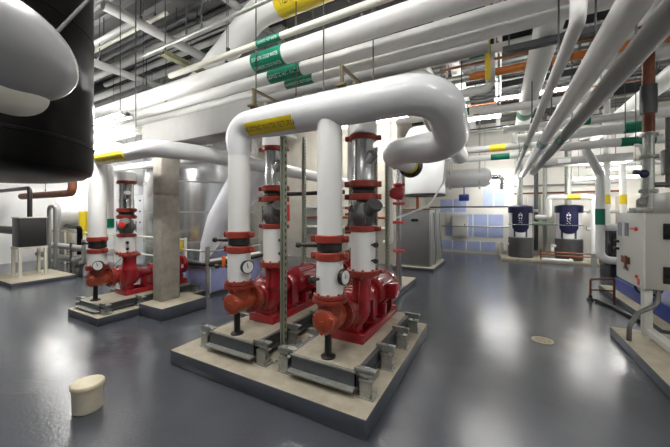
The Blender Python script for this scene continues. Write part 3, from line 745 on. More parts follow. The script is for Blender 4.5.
# horizontal small pipes on the wall
for k, (z, m, nm) in enumerate(((1.2, 'pipe_cream', 'lowest'), (1.55, 'copper', 'middle'), (1.9, 'pipe_grey', 'highest'))):
    b = MB(); b.cyl((-6.2, 9.2, z), (-2.95, 9.2, z), .045); [b.box(x-.02, x+.02, 9.2, 9.5, z-.02, z+.02) for x in (-5.3, -3.3)]; tag(b.build('pipe', m), f'thin horizontal pipe along the concrete wall behind the pumps, {nm} of three', 'pipe')
# third pump set behind: red fittings on the back pad
p3 = copy_tree(pump0); p3.location = (-2.95, 5.5, .13); p3['label'] = 'red end-suction pump farther back on the pad with the strut posts'
ZD = dict(white=(.95, 1.25), valve=(1.3, 1.6), flex=(1.70, 1.78), spool=(1.85, 2.3), branch=False)
discharge_riser('discharge pipe with red couplings standing far behind the nearest pump', -2.8, 5.92, .845, ZD, .10, 'pump discharge pipes', 4.0)
rv = thing('valve_riser', 'thin red-flanged valve riser behind the fat header pipe, right of the nearest pump', 'pipe', (-1.85, 6.2, .13))
MB().cyl((-1.85, 6.2, .13), (-1.85, 6.2, 2.9), .06).build('pipe_run', 'steel', rv)
for z in (.9, 1.5, 1.9, 2.3, 2.65):
    b = MB(); flange(b, (-1.85, 6.2, z), (0,0,1), .13, .03); b.build('flange', 'handle_red', rv)
b = MB(); b.lathe([(0, .07), (.1, .11), (.2, .11), (.3, .07)], (-1.85, 6.2, 1.98), (0,0,1)); b.cyl((-1.85, 6.2, 2.1), (-1.85, 5.95, 2.1), .03); b.lathe([(0, .10), (.02, .12), (.03, .10)], (-1.85, 5.94, 2.1), (0,-1,0)); b.build('gate_valve', 'red_paint', rv)
MB().box(-1.93, -1.77, 6.12, 6.28, .13, .15).build('foot_plate', 'galv', rv)
pipe('pipe', 'thin white bent pipe left of the grey boiler cabinets', [(-2.35, 7.2, 2.9), (-2.35, 7.2, .95), (-2.55, 7.2, .95)], .06, 'pipe_white', .12, [(-2.35, 7.2, 2.9)])
b = MB(); b.tube([(-1.55, 6.0, 1.7), (-1.2, 6.1, 1.85), (-.95, 6.2, 2.3), (-.9, 6.3, 2.9), (-.9, 6.3, CEIL)], .018, .3, 10); b.cyl((-1.55, 6.0, 1.7), (-1.85, 6.0, 1.6), .018, seg=10); tag(b.build('conduit', 'pipe_white'), 'white flexible conduit arcing in front of the grey boiler cabinets', 'conduit')

# ------------------------------------------------------------------ boilers
pad('low concrete pad under the grey boiler cabinets', -2.85, -1.62, 8.85, 10.95, .10)
def boiler(y0, label):
    root = thing('boiler', label, 'boiler', (-2.2, y0+.4, .10), 'boiler cabinets')
    MB().box(-2.62, -1.76, y0+.02, y0+.80, .10, 1.80, .015).build('casing', 'boiler_lit_side', root)
    MB().box(-2.60, -1.78, y0, y0+.02, .14, 1.76, .008).build('front_panel', 'boiler_grey', root)
    for k in range(3):
        MB().box(-1.76, -1.745, y0+.06+k*.25, y0+.27+k*.25, .16, 1.74, .006).build('side_panel', 'boiler_lit_side', root)
    MB().box(-2.64, -1.74, y0-.01, y0+.82, 1.80, 1.83, .005).build('top_cover', 'copper' if y0 < 9.5 else 'boiler_lit_side', root)
    b = MB(); b.tube([(-1.72, y0+.45, 1.7), (-1.68, y0+.40, 1.0), (-1.66, y0+.5, .5), (-1.70, y0+.5, .12)], .025, .15, 10); b.build('side_pipe', 'galv', root)
    MB().box(-2.3, -2.1, y0-.006, y0, 1.45, 1.52).build('rating_plate', 'dark_glass', root)
boiler(9.0, 'grey boiler cabinet on the low pad, the nearer of two'); boiler(9.98, 'grey boiler cabinet on the low pad, the farther of two')
wt = thing('hanging_tank', 'big white cylindrical tank hanging above the grey boiler cabinets', 'tank', (-2.12, 10.0, 2.25))
MB().lathe([(2.30, .60), (2.32, .64), (4.2, .64), (4.45, .5), (4.55, .1)], (-2.12, 10.0, 0), (0,0,1), 56).build('shell', 'jacket_white', wt)
MB().lathe([(2.24, .45), (2.25, .645), (2.31, .65), (2.31, .60)], (-2.12, 10.0, 0), (0,0,1), 56).build('bottom_ring', 'dark_steel', wt)
MB().cyl((-2.3, 9.8, 1.83), (-2.3, 9.8, 2.26), .05).build('copper_stub', 'copper', wt)
for s in (-.4, .4): MB().cyl((-2.12+s, 10.0, 4.4), (-2.12+s, 10.0, CEIL), .015, seg=8).build('hanger_rod', 'dark_steel', wt)

# ------------------------------------------------------------------ back wall panels
def wpanel(x0, x1, z0, z1, label, strips=2):
    root = thing('insulation_board', label, 'board', ((x0+x1)/2, YB, z0), 'blue wall panels')
    MB().box(x0, x1, YB-.03, YB-.001, z0, z1).build('board', 'blue_board', root)
    for k in range(1, strips+1):
        x = x0 + (x1-x0)*k/(strips+1); MB().box(x-.022, x+.022, YB-.034, YB-.03, z0, z1).build('tape', 'white_tape', root)
wpanel(-2.25, -1.2, 1.74, 2.3, 'pale blue board on the back wall above the small grey cabinet, beside the white tank', 1)
wpanel(-.55, .22, 1.94, 2.72, 'tall pale blue board high on the back wall left of the first dark blue heater', 1)
wpanel(-2.05, .18, .70, 1.64, 'wide pale blue board in the middle of the back wall behind the small cabinet', 3)
wpanel(-2.3, -.1, .12, .50, 'long low pale blue board at the foot of the back wall', 3)
cb = thing('electrical_cabinet', 'small white-grey cabinet fixed on the back wall among the blue boards', 'cabinet', (-1.4, 13.7, .72))
MB().box(-1.72, -1.12, 13.50, 13.868, .72, 1.62, .015).build('body', 'cabinet_white', cb); MB().box(-1.69, -1.15, 13.485, 13.50, .76, 1.58, .008).build('door', 'cabinet_white', cb)
MB().box(-1.24, -1.21, 13.465, 13.485, 1.1, 1.25).build('handle', 'dark_steel', cb)
b = MB(); b.box(-2.0, -1.8, 13.7, 13.9, 1.25, 1.75, .01); tag(b.build('junction_box', 'cabinet_white'), 'small junction box on the back wall beside the grey cabinet', 'box')
b = MB(); b.box(-.05, .5, 13.72, 13.89, .1, .5, .02); b.cyl((.1, 13.6, .0), (.1, 13.6, .55), .05); tag(b.build('valve_box', 'cabinet_white'), 'low white box on the back wall left of the first dark blue heater', 'box')
# foil-wrapped horizontal vessel in front of the back wall
fv = thing('insulated_vessel', 'glare-whitened horizontal foil vessel hung in front of the back wall above the blue boards', 'vessel', (-1.0, 12.0, 2.7))
MB().lathe([(0, .05), (.06, .26), (.2, .34), (1.5, .34), (1.65, .26), (1.7, .05)], (-1.9, 12.2, 3.0), (1,0,0), 32).build('shell', 'jacket_white', fv)  # white colour stands in for glare on the foil
b = MB(); b.tube([(-.25, 12.2, 3.0), (.12, 12.2, 3.0), (.12, 12.2, 2.55)], .07, .12); b.build('outlet_pipe', 'steel', fv)
for x in (-1.6, -.6): 
    b = MB(); b.box(x-.04, x+.04, 11.95, 12.45, 2.60, 2.66); b.cyl((x, 11.9, 2.6), (x, 11.9, CEIL), .012, seg=8); b.cyl((x, 12.5, 2.6), (x, 12.5, CEIL), .012, seg=8); b.build('cradle', 'galv', fv)
b = MB(); b.box(-1.3, -.95, 12.05, 12.25, 2.15, 2.4, .03); b.cyl((-1.12, 12.1, 2.4), (-1.12, 12.1, 2.68), .02); b.build('blue_actuator', 'blue_paint', fv)
for z, y, m, nm in ((1.95, 13.3, 'dark_steel', 'upper'), (1.15, 13.4, 'galv_dull', 'lower')):
    b = MB(); b.cyl((-2.6, y, z), (.6, y, z), .03); [b.cyl((x, y, z), (x, 13.9, z), .015) for x in (-2.0, -.5, .5)]
    tag(b.build('pipe', m), f'thin {nm} horizontal pipe crossing the blue boards on the back wall', 'pipe')

# ------------------------------------------------------------------ water heaters
tag(MB().box(.1, 3.0, 12.35, 13.5, 0, .09, .01).build('equipment_pad', 'concrete'), 'long low concrete pad under the two dark blue water heaters', 'equipment pad')
def heater(x, label):
    y = 12.92; r = .36
    root = thing('water_heater', label, 'water heater', (x, y, .09))
    MB().lathe([(.09, r+.02), (.12, r+.03), (.80, r+.03), (.82, r)], (x, y, 0), (0,0,1), 40).build('grey_skirt', 'heater_grey', root)
    MB().lathe([(.80, r), (1.72, r)], (x, y, 0), (0,0,1), 40).build('white_jacket', 'heater_white', root)
    MB().lathe([(1.70, r+.01), (1.71, r+.04), (1.93, r+.04), (1.96, r+.01), (1.99, .2), (1.99, .02)], (x, y, 0), (0,0,1), 40).build('navy_hood', 'navy', root)
    # curved navy front panel with rounded foot
    b = MB(); n = 16
    fr = Vector((0 - x, 0 - y, 0)).normalized(); a0 = math.atan2(fr.y, fr.x)
    cols = []
    for k in range(n+1):
        t = -1+2*k/n; a = a0 + t*.70
        zl = 1.0 + .18*(abs(t)**3)
        cols.append([(x+math.cos(a)*R, y+math.sin(a)*R, z) for R, z in ((r+.012, zl), (r+.035, zl), (r+.035, 1.72), (r+.012, 1.72))])
    b.rings(cols); b.build('navy_panel', 'navy', root)
    b = MB(); cols = []
    for k in range(9):
        a = a0 + (-1+2*k/8)*.42
        cols.append([(x+math.cos(a)*R, y+math.sin(a)*R, z) for R, z in ((r+.009, .84), (r+.014, .84), (r+.014, 1.08), (r+.004, 1.08))])
    b.rings(cols); b.build('white_notice', 'label_white', root)
    for s in (-.46, .46):
        b = MB(); cols = []
        for k in range(4):
            a = a0 + s + (-.15+.30*k/3)
            cols.append([(x+math.cos(a)*R, y+math.sin(a)*R, z) for R, z in ((r+.003, .83), (r+.008, .83), (r+.008, 1.15), (r+.003, 1.15))])
        b.rings(cols); b.build('dark_stripe', 'heater_grey', root)
    b = MB(); b.lathe([(1.27, r+.036), (1.275, r+.04), (1.295, r+.04), (1.30, r+.036)], (x, y, 0), (0,0,1), 40, cap=False); b.build('silver_band', 'steel', root)
    # pale lettering mark on the panel
    def fn2(tx, ty): a = a0 + tx/(r+.038); return (x+math.cos(a)*(r+.038), y+math.sin(a)*(r+.038), 1.58+ty)
    b = MB()
    for (tx, ty, w_, h_) in ((0, .12, .05, .03), (-.035, .05, .05, .06), (.035, .05, .05, .06), (0, -.02, .13, .03), (-.03, -.07, .03, .05), (.03, -.07, .03, .05)):
        V = [b.bm.verts.new(fn2(p, q)) for p, q in ((tx-w_/2, ty-h_/2), (tx+w_/2, ty-h_/2), (tx+w_/2, ty+h_/2), (tx-w_/2, ty+h_/2))]; b._f(V)
    def fn3(tx, ty): a = a0 + tx/(r+.037); return (x+math.cos(a)*(r+.037), y+math.sin(a)*(r+.037), 1.40+ty)
    for sx in (-1, 1):
        V = [b.bm.verts.new(fn3(p, q)) for p, q in ((-sx*.05-.012, -.06), (-sx*.05+.012, -.06), (sx*.05+.012, .05), (sx*.05-.012, .05))]; b._f(V)
    b.build('white_emblem', 'label_white', root)
    MB().cyl((x-.02, y, 1.99), (x-.02, y, CEIL), .095).build('flue_pipe', 'galv_dull', root)
    b = MB(); b.cyl((x+r, y-.05, 1.78), (x+r+.16, y-.1, 1.78), .05); b.cyl((x-r-.12, y-.15, .55), (x-r, y-.1, .55), .045); b.cyl((x-r-.12, y-.15, .30), (x-r-.12, y-.15, .60), .045); b.build('side_nipple', 'pipe_white', root)
heater(.72, 'dark blue and white water heater, the left of the two by the back wall')
heater(2.14, 'dark blue and white water heater, the right of the two by the back wall')
r_ = thing('pipe', 'white stepped pipe with yellow band passing above the right dark blue heater', 'pipe', (1.2, 12.3, 1.5))
MB().tube([(1.15, 12.45, 1.55), (1.50, 12.3, 1.55), (1.50, 12.3, 2.22), (2.68, 12.3, 2.22), (2.68, 12.3, .40)], .085, .12).build('pipe_run', 'pipe_white', r_)
MB().lathe([(0, .086), (0, .091), (.36, .091), (.36, .086)], (1.98, 12.3, 2.22), (1,0,0), 24, cap=False).build('yellow_label', 'label_yellow', r_)
MB().box(2.62, 2.74, 12.24, 12.36, 0, .42).build('support_leg', 'galv', r_)
b = MB(); b.cyl((1.08, 13.2, 1.32), (1.75, 13.2, 1.32), .07); b.box(1.4, 1.46, 13.15, 13.9, 1.22, 1.26); tag(b.build('pipe', 'green_pipe'), 'short pale green pipe between the two dark blue heaters', 'pipe')
for x, nm, m in ((1.25, 'left', 'dark_steel'), (1.52, 'right', 'galv_dull')):
    b = MB(); b.cyl((x, 13.45, .3), (x, 13.45, CEIL), .07); tag(b.build('riser', m), f'{nm} of two grey vertical pipes on the wall between the dark blue heaters', 'pipe')
cpn = thing('copper_manifold', 'low copper pipes in front of and right of the dark blue heaters', 'pipe', (2.0, 12.45, .1))
for z in (.26, .36):
    b = MB(); b.tube([(1.25, 12.55, z), (1.75, 12.50, z), (3.2, 12.45, z)], .02, .05, 10); b.build('copper_pipe', 'copper', cpn)
for x in (1.3, 2.85, 3.1):
    b = MB(); b.cyl((x, 12.52 if x < 2 else 12.46, .09 if x < 2.99 else 0), (x, 12.52 if x < 2 else 12.46, .46), .018); b.build('copper_riser', 'copper', cpn)
b = MB(); b.tube([(1.3, 12.2, .09+.05), (2.1, 12.15, .14), (2.1, 12.4, .14)], .05, .06); tag(b.build('pipe', 'pipe_white'), 'white pipe lying on the floor between the two dark blue heaters', 'pipe')
for z, y, nm in ((2.75, 13.6, 'upper'), (2.45, 13.5, 'lower')):
    b = MB(); b.cyl((.55, y, z), (3.6, y, z), .035); [b.cyl((x, y, z), (x, YB, z), .015) for x in (1.0, 2.6)]; tag(b.build('pipe', 'galv_dull' if nm == 'upper' else 'rust_brown'), f'{nm} thin pipe on the back wall above the dark blue heaters', 'pipe')
b = MB(); b.box(1.0, 1.4, 13.6, 13.9, 1.7, 2.35, .02); tag(b.build('electrical_box', 'cabinet_white'), 'pale box on the wall between the two dark blue heaters', 'box')

for k, (z, m, r, nm) in enumerate(((3.35, 'pipe_grey', .10, 'thick grey'), (2.95, 'pipe_cream', .05, 'thin cream'), (1.75, 'galv_dull', .06, 'dull metal'), (1.15, 'pipe_white', .08, 'thick white'))):
    b = MB(); b.cyl((2.7, 13.3, z), (7.6, 13.3, z), r); [b.box(x-.03, x+.03, 13.3, YB-.021, z-.03, z+.03) for x in (3.0, 5.0, 7.0)]
    tag(b.build('pipe', m), f'{nm} horizontal pipe on the back wall right of the dark blue heaters', 'pipe')
ad = thing('air_duct', 'sheet-metal duct across the back wall above the right dark blue heater', 'duct', (2.6, 11.0, 3.25))
MB().box(.9, 3.2, 10.9, 11.4, 3.12, 3.34, .01).build('duct_body', 'duct_metal', ad)
for x in (1.2, 2.9): MB().cyl((x, 11.15, 3.34), (x, 11.15, CEIL), .008, seg=8).build('hanger_rod', 'dark_steel', ad)
MB().box(1.55, 1.85, 10.885, 10.9, 3.17, 3.29).build('white_grille', 'label_white', ad)
for x, nm in ((3.9, 'left'), (4.7, 'right')):
    b = MB(); b.box(x-.3, x+.3, 13.42, YB-.021, .6, 2.3, .02); tag(b.build('electrical_cabinet', 'beige_metal'), f'beige cabinet on the back wall behind the control cabinet, {nm} of two', 'cabinet')
# ------------------------------------------------------------------ right: white riser, skid, control panel
r_ = thing('riser', 'tall green-banded white pipe bent at top and foot, right of the dark blue heaters', 'pipe', (2.14, 9.3, .5))
MB().tube([(1.75, 8.8, 3.42), (1.80, 8.9, 3.15), (2.14, 9.3, 2.65), (2.14, 9.3, .58), (3.6, 9.3, .58)], .088, .2, 28).build('pipe_run', 'pipe_white', r_)
MB().lathe([(1.42, .089), (1.42, .094), (1.80, .094), (1.80, .089)], (2.14, 9.3, 0), (0,0,1), 28, cap=False).build('green_label', 'label_green', r_)
MB().box(3.2, 3.3, 9.25, 9.35, 0, .50).build('support_leg', 'galv', r_)
pipe('pipe', 'horizontal white pipe linking the tall green-banded riser to the right side', [(2.24, 9.3, 1.36), (5.5, 9.3, 1.36)], .08, 'pipe_white', .1, [(4.5, 9.3, 1.36)])
for i, (x, y, z, nm) in enumerate(((2.70, 11.1, 2.0, 'left'), (3.10, 11.3, 2.0, 'right'))):
    r_ = thing('riser', f'white yellow-banded riser behind the control cabinet, {nm} of two', 'pipe', (x, y, 0))
    MB().cyl((x, y, 0), (x, y, 3.1 if i else CEIL), .075).build('pipe_run', 'pipe_white', r_)
    MB().lathe([(1.95, .076), (1.95, .081), (2.22, .081), (2.22, .076)], (x, y, 0), (0,0,1), 24, cap=False).build('yellow_label', 'label_yellow', r_)
pipe('conduit', 'thin white bent conduit dropping behind the control cabinet', [(2.3, 7.8, 3.0), (2.38, 7.8, 3.0), (2.42, 7.8, 2.85), (2.42, 7.8, 1.0), (2.42, 7.8, .34)], .03, 'pipe_white', .1, [(2.32, 7.8, 3.0)])
b = MB(); b.box(2.5, 3.6, 10.0, 10.9, 0, 1.35, .02); tag(b.build('chiller_unit', 'dark_glass'), 'dark machine block behind the tall green-banded riser', 'machine')
pad('concrete pad with grey edge at right in front of the control cabinet', 1.37, 3.9, 2.4, 5.5, .12)
pad('concrete pad at right under the blue machine skid', 1.98, 4.6, 5.75, 8.7, .10)
sk = thing('machine_skid', 'blue painted steel machine skid behind and under the control cabinet', 'machine skid', (3.0, 7.2, .10))
b = MB(); b.box(2.16, 2.24, 5.9, 8.4, .10, .34, .01); b.box(3.7, 3.78, 5.9, 8.4, .10, .34, .01); b.box(2.16, 3.78, 5.9, 5.98, .10, .34, .01); b.box(2.16, 3.78, 8.32, 8.4, .10, .34, .01); b.box(2.2, 3.74, 5.94, 8.36, .28, .34)
b.build('frame', 'blue_paint', sk)
MB().lathe([(0, .05), (.05, .30), (1.9, .30), (1.95, .05)], (3.1, 6.3, .64), (0,1,0), 32).build('shell', 'blue_paint', sk)
cc = thing('control_cabinet', 'off-white electrical control cabinet on white legs at the right edge', 'control cabinet', (2.4, 5.7, .12))
MB().box(1.64, 3.4, 5.22, 6.16, .73, 1.69, .012).build('body', 'cabinet_beige', cc)
dl = MB().box(1.615, 1.64, 5.20, 6.17, .72, 1.70, .006).build('side_door', 'cabinet_white', cc)
MB().box(1.610, 1.6145, 5.95, 6.10, 1.36, 1.56).build('screen', 'screen_grey', dl)
b = MB(); b.box(1.610, 1.6145, 5.68, 5.82, 1.37, 1.56); b.box(1.607, 1.6105, 5.71, 5.79, 1.46, 1.54); b.build('keypad', 'boiler_grey', dl)
b = MB(); b.box(1.60, 1.6145, 5.36, 5.58, 1.475, 1.495); b.cyl((1.6145, 5.40, 1.485), (1.595, 5.40, 1.485), .025); b.build('red_switch', 'handle_red', dl)
b = MB(); b.box(1.59, 1.6145, 5.62, 5.90, .98, 1.08, .008); b.box(1.57, 1.59, 5.64, 5.70, .92, 1.10, .008); b.build('red_isolator_handle', 'rust_brown', dl)
b = MB(); b.box(1.60, 1.6145, 5.68, 5.84, .885, .935, .004); b.build('isolator_plate', 'boiler_grey', dl)
for z in (1.14, 1.25):
    b = MB(); b.box(1.56, 1.6145, 6.03, 6.12, z, z+.04, .008); b.build('door_latch', 'dark_glass', dl)
b = MB(); b.cyl((1.6145, 5.38, .86), (1.595, 5.38, .86), .022); b.build('red_button', 'handle_red', dl)
b = MB(); b.box(1.611, 1.6145, 5.30, 5.37, .76, .84); b.build('sticker', 'handle_red', dl)
for z0, z1 in ((1.37, 1.57), (.82, 1.03)):
    w_ = MB().box(1.80, 3.2, 5.205, 5.2195, z0, z1, .004).build('window', 'dark_glass', cc)
for x, y, z0 in ((1.68, 5.30, .12), (3.3, 5.30, .12), (2.24, 6.05, .34)):
    b = MB(); b.box(x-.045, x+.045, y-.045, y+.045, z0, .735, .006); b.build('leg', 'cabinet_white', cc)
b = MB(); b.box(1.66, 1.76, 2.7, 5.36, .14, .22, .008); b.box(1.64, 1.78, 2.72, 2.82, .12, .14); b.box(1.64, 1.78, 5.1, 5.2, .12, .14); b.build('base_rail', 'cabinet_white', cc)
b = MB(); b.tube([(1.78, 5.28, .735), (1.77, 5.25, .55), (1.54, 5.10, .45), (1.43, 5.0, .30), (1.42, 4.98, .12)], .026, .15, 14); tag(b.build('cable_conduit', 'cast_grey'), 'dark grey flexible conduit curving from the control cabinet down to the concrete pad', 'conduit')
for k, (x, y) in enumerate(((1.75, 5.9), (2.2, 5.7), (2.5, 5.5))):
    b = MB(); b.tube([(x, y, .735), (x, y, .55), (x+.3, y+.1, .50), (x+.35, y+.15, .735)], .018, .12, 10); tag(b.build('cable', 'black_rubber'), f'black cable looping under the control cabinet, {("first", "second", "third")[k]} from the left', 'cable')
b = MB(); b.box(2.0, 3.3, 5.45, 6.1, 1.70, 1.98, .012); tag(b.build('transformer_box', 'cabinet_white'), 'white box standing on top of the control cabinet', 'box')
b = MB(); b.box(1.72, 1.92, 5.82, 6.05, 1.70, 1.78, .01); b.cyl((1.78, 5.87, 1.77), (1.78, 5.87, 1.88), .03); b.lathe([(0, .05), (.03, .06), (.05, .04)], (1.78, 5.80, 1.86), (0,-1,0)); b.cyl((1.86, 6.0, 1.75), (1.88, 6.0, 1.95), .04); tag(b.build('instrument_block', 'galv'), 'metal instrument block on top of the control cabinet beside the white box', 'instrument')
br = thing('riser', 'thick rust-brown pipe coming down from the ceiling behind the control cabinet', 'pipe', (2.12, 6.62, .42))
MB().cyl((2.12, 6.62, 3.0), (2.12, 6.62, CEIL), .075).build('brown_pipe', 'rust_brown', br)
MB().lathe([(3.30, .076), (3.30, .10), (3.42, .105), (3.62, .105), (3.75, .10), (3.75, .076)], (2.12, 6.62, 0), (0,0,1), 28).build('dark_sleeve', 'dark_steel', br)
MB().cyl((2.12, 6.62, .34), (2.12, 6.62, 3.0), .07).build('steel_pipe', 'galv', br)
for z in (2.95, 2.6, 2.05):
    b = MB(); flange(b, (2.12, 6.62, z), (0,0,1), .115, .035); b.build('flange', 'galv_dull', br)
b = MB(); b.ball((2.03, 6.50, 2.32), .065); b.cyl((2.03, 6.50, 2.32), (1.90, 6.44, 2.35), .035); b.build('blue_valve', 'navy', br)
b = MB(); b.cyl((2.36, 6.62, 2.1), (2.36, 6.62, 3.2), .05); b.box(2.28, 2.44, 6.54, 6.70, 2.3, 2.7, .02); b.cyl((2.12, 6.62, 2.15), (2.36, 6.62, 2.15), .04); b.build('side_valve', 'cast_grey', br)
cs = thing('copper_stand', 'small copper pipe frame with black foot on the floor beside the blue skid', 'pipe frame', (1.85, 8.3, 0))
b = MB(); b.tube([(1.58, 7.5, .0), (1.58, 7.5, .40), (1.93, 7.5, .46), (1.93, 7.5, 0)], .02, .04, 10); b.tube([(1.58, 7.5, .2), (1.93, 7.5, .22)], .016, 0, 10); b.build('copper_frame', 'rust_brown', cs)
b = MB(); b.lathe([(0, .06), (.03, .06), (.05, .03), (.10, .03)], (1.58, 7.5, 0), (0,0,1), 20); b.build('black_foot', 'black_rubber', cs)
b = MB(); b.tube([(1.64, 7.4, .03), (1.80, 7.0, .03), (1.92, 6.3, .03)], .03, .3, 10); tag(b.build('drain_hose', 'black_rubber'), 'black hose lying on the floor along the blue skid pad', 'hose')

# ------------------------------------------------------------------ ceiling clutter at right, pipes along X far back
def xfar(label, x0, x1, y, z, r, m, hang=None, bands=(), path=None, name='overhead_pipe'):
    root = thing(name, label, 'pipe', (x0, y, z))
    MB().tube(path or [(x0, y, z), (x1, y, z)], r, r*1.8).build('pipe_run', m, root)
    for x in (hang or (x0+(x1-x0)*.25, x0+(x1-x0)*.8)):
        MB().cyl((x, y, z+r), (x, y, CEIL), .008, seg=8).build('hanger_rod', 'dark_steel', root)
    for (xc, L, mm) in bands:
        MB().lathe([(0, r+.001), (0, r+.005), (L, r+.005), (L, r+.001)], (xc-L/2, y, z), (1,0,0), 24, cap=False).build('label_band', mm, root)
xfar('white overhead pipe with green band high behind the header bend', -2.5, .6, 6.0, 4.62, .08, 'pipe_white', bands=((-.29, .35, 'label_green'),))
xfar('orange overhead pipe crossing behind the header bend', -2.5, 3.6, 6.1, 4.24, .07, 'orange_pipe', bands=((-.72, .5, 'galv'),))
xfar('white overhead pipe turning up beside the yellow strip', -2.4, -.05, 6.0, 3.86, .075, 'pipe_white', hang=(-1.8, -.6), path=[(-2.4, 6.0, 3.86), (-.12, 6.0, 3.93), (-.12, 6.0, 4.3), (-.12, 6.6, 4.9)])
b = MB(); b.box(-.20, -.12, 5.80, 5.84, 4.02, 5.4); tag(b.build('support_strip', 'yellow_paint'), 'yellow vertical strip hanging from the ceiling behind the header bend', 'strip')
xfar('short white overhead pipe ending left of the far trapeze channel', -.32, 1.6, 6.3, 3.62, .07, 'pipe_white', hang=(0, 1.2))
xfar('white overhead pipe with green band low behind the header bend', -2.2, .0, 7.2, 3.95, .08, 'pipe_white', bands=((-.78, .45, 'label_green'),))
xfar('grey overhead pipe with yellow and green bands above the glare-whitened foil vessel', -1.6, 1.0, 10.0, 3.62, .10, 'pipe_grey', bands=((-.02, .42, 'label_yellow'), (.05, .01, 'label_black')))
xfar('white overhead pipe with green band below the yellow-banded grey one', -1.6, 1.2, 10.4, 3.42, .09, 'pipe_white', bands=((.05, .5, 'label_green'),))
xfar('white overhead pipe at right behind the brown riser, uppermost of three', .1, 6.5, 8.1, 3.66, .085, 'pipe_white', bands=((1.55, .3, 'label_green'),))
xfar('thick white overhead pipe at right behind the brown riser, middle of three', .4, 6.5, 8.3, 3.46, .11, 'pipe_white', bands=((2.45, .35, 'label_green'),))
xfar('white overhead pipe at right behind the brown riser, lowest of three', .8, 6.5, 8.0, 3.12, .085, 'pipe_white', bands=((2.40, .5, 'label_green'),))
xfar('fat white overhead pipe far right crossing above the brown riser', 1.4, 7.0, 7.2, 4.5, .16, 'pipe_white')
xfar('brown overhead pipe crossing high at right behind the four parallel pipes', .6, 7.5, 5.2, 4.55, .05, 'rust_brown', name='overhead_pipe')
for k, (x, z, y0, y1, r, m) in enumerate(((-1.25, 4.55, 4.9, 13.0, .09, 'pipe_white'), (-.85, 5.0, 4.6, 13.0, .12, 'pipe_white'), (1.5, 4.2, 3.0, 13.0, .11, 'pipe_white'), (2.0, 4.75, 2.5, 13.0, .14, 'pipe_white'), (2.75, 4.2, 3.2, 13.0, .16, 'pipe_white'), (0.0, 4.95, 3.6, 13.0, .07, 'pipe_white'), (3.6, 4.0, 4.0, 13.0, .12, 'pipe_grey'), (.9, 4.95, 3.2, 13, .09, 'pipe_white'))):
    ypipe(f'{("white", "grey")[m=="pipe_grey"]} ceiling pipe running toward the back wall above the pipe racks, {["third", "fourth", "seventh", "eighth", "ninth", "fifth", "tenth", "sixth"][k]} from the left', x, z, r, m, y0, y1, (y0+.8, (y0+y1)/2, y1-1), {0.0: (7.6,), .9: (7.8,), 1.5: (6.9,), 2.0: (7.2,)}.get(x, ()))
# upper left ceiling pipes
xfar('dull grey ceiling pipe at upper left, nearer of two parallel ones', -12, -5.2, 2.85, 4.95, .075, 'pipe_grey')
xfar('dull grey ceiling pipe at upper left, farther of two parallel ones', -12, -3.0, 3.55, 5.02, .085, 'pipe_grey')
ypipe('dull grey ceiling pipe crossing under the two parallel ones at upper left', -4.85, 4.62, .075, 'pipe_grey', 2.1, 9.0, (2.6, 6.2))
xfar('grey ceiling pipe at upper left, highest, above the olive trapeze channel', -12, -3.4, 4.3, 5.1, .10, 'pipe_grey')
xfar('grey ceiling pipe at upper left, directly above the concrete beam', -9, -2.9, 3.95, 5.05, .06, 'pipe_grey')
ypipe('grey ceiling pipe running back at upper left beside the black vessel', -6.6, 4.5, .07, 'pipe_grey', 2.4, 9.0, (2.8, 6.4))
ypipe('second dull grey ceiling pipe running back at upper left beside the olive channel', -3.5, 4.85, .06, 'pipe_grey', 2.2, 9.0, (2.9, 6.2))
xfar('white pipe crossing the left background just below the duct', -13.8, -4.5, 4.62, 3.0, .09, 'pipe_white', hang=(-12.5, -5.0))
xfar('cream pipe crossing the left background above the foil tank', -13.8, -6.3, 4.0, 3.62, .06, 'pipe_cream', hang=(-12.8, -7.0))
# corrugated ceiling joists
for k, y in enumerate((1.6, 4.25, 6.9, 9.3, 11.6)):
    b = MB()
    b.box(XL, XR, y-.08, y+.08, CEIL-.02, CEIL-.001); b.box(XL, XR, y-.008, y+.008, CEIL-.30, CEIL-.02); b.box(XL, XR, y-.08, y+.08, CEIL-.32, CEIL-.30)
    o = tag(b.build('ceiling_beam', 'dark_steel'), f'dark steel ceiling beam spanning the room, {("first", "second", "third", "fourth", "fifth")[k]} from the camera', 'beam')
ORD = 'first second third fourth fifth sixth seventh eighth ninth tenth eleventh twelfth thirteenth fourteenth'.split()
# thin ceiling conduits
rng = random.Random(3)
for k in range(14):
    y = 4.9 + k*.62; z = 4.3 + .75*rng.random(); r = .018 + .022*rng.random()
    x0 = -3.0 + rng.random()*2; x1 = x0 + 3.0 + rng.random()*3.5
    p = pipe('conduit', f'thin conduit strung across the ceiling at right, {ORD[k]} counted back from the header bend', [(x0, y, z), (x1, y, z)], r, ('galv_dull', 'pipe_white', 'copper', 'dark_steel')[k % 4], .1, [(x0+.4, y, z), (x1-.5, y, z)])
for k in range(8):
    y = 2.3 + k*.52; z = 4.4 + .6*rng.random(); x0 = -9 + rng.random()*2; x1 = x0 + 2.2 + rng.random()*2.2
    if 2.95 < y < 4.0: z = 5.12
    p = pipe('conduit', f'thin conduit strung across the ceiling at upper left, {ORD[k]} counted back from the black vessel', [(x0, y, z), (x1, y, z)], .02 + .02*rng.random(), ('galv_dull', 'pipe_cream', 'dark_steel', 'pipe_grey')[k % 4], .1, [(x0+.3, y, z), (x1-.3, y, z)])

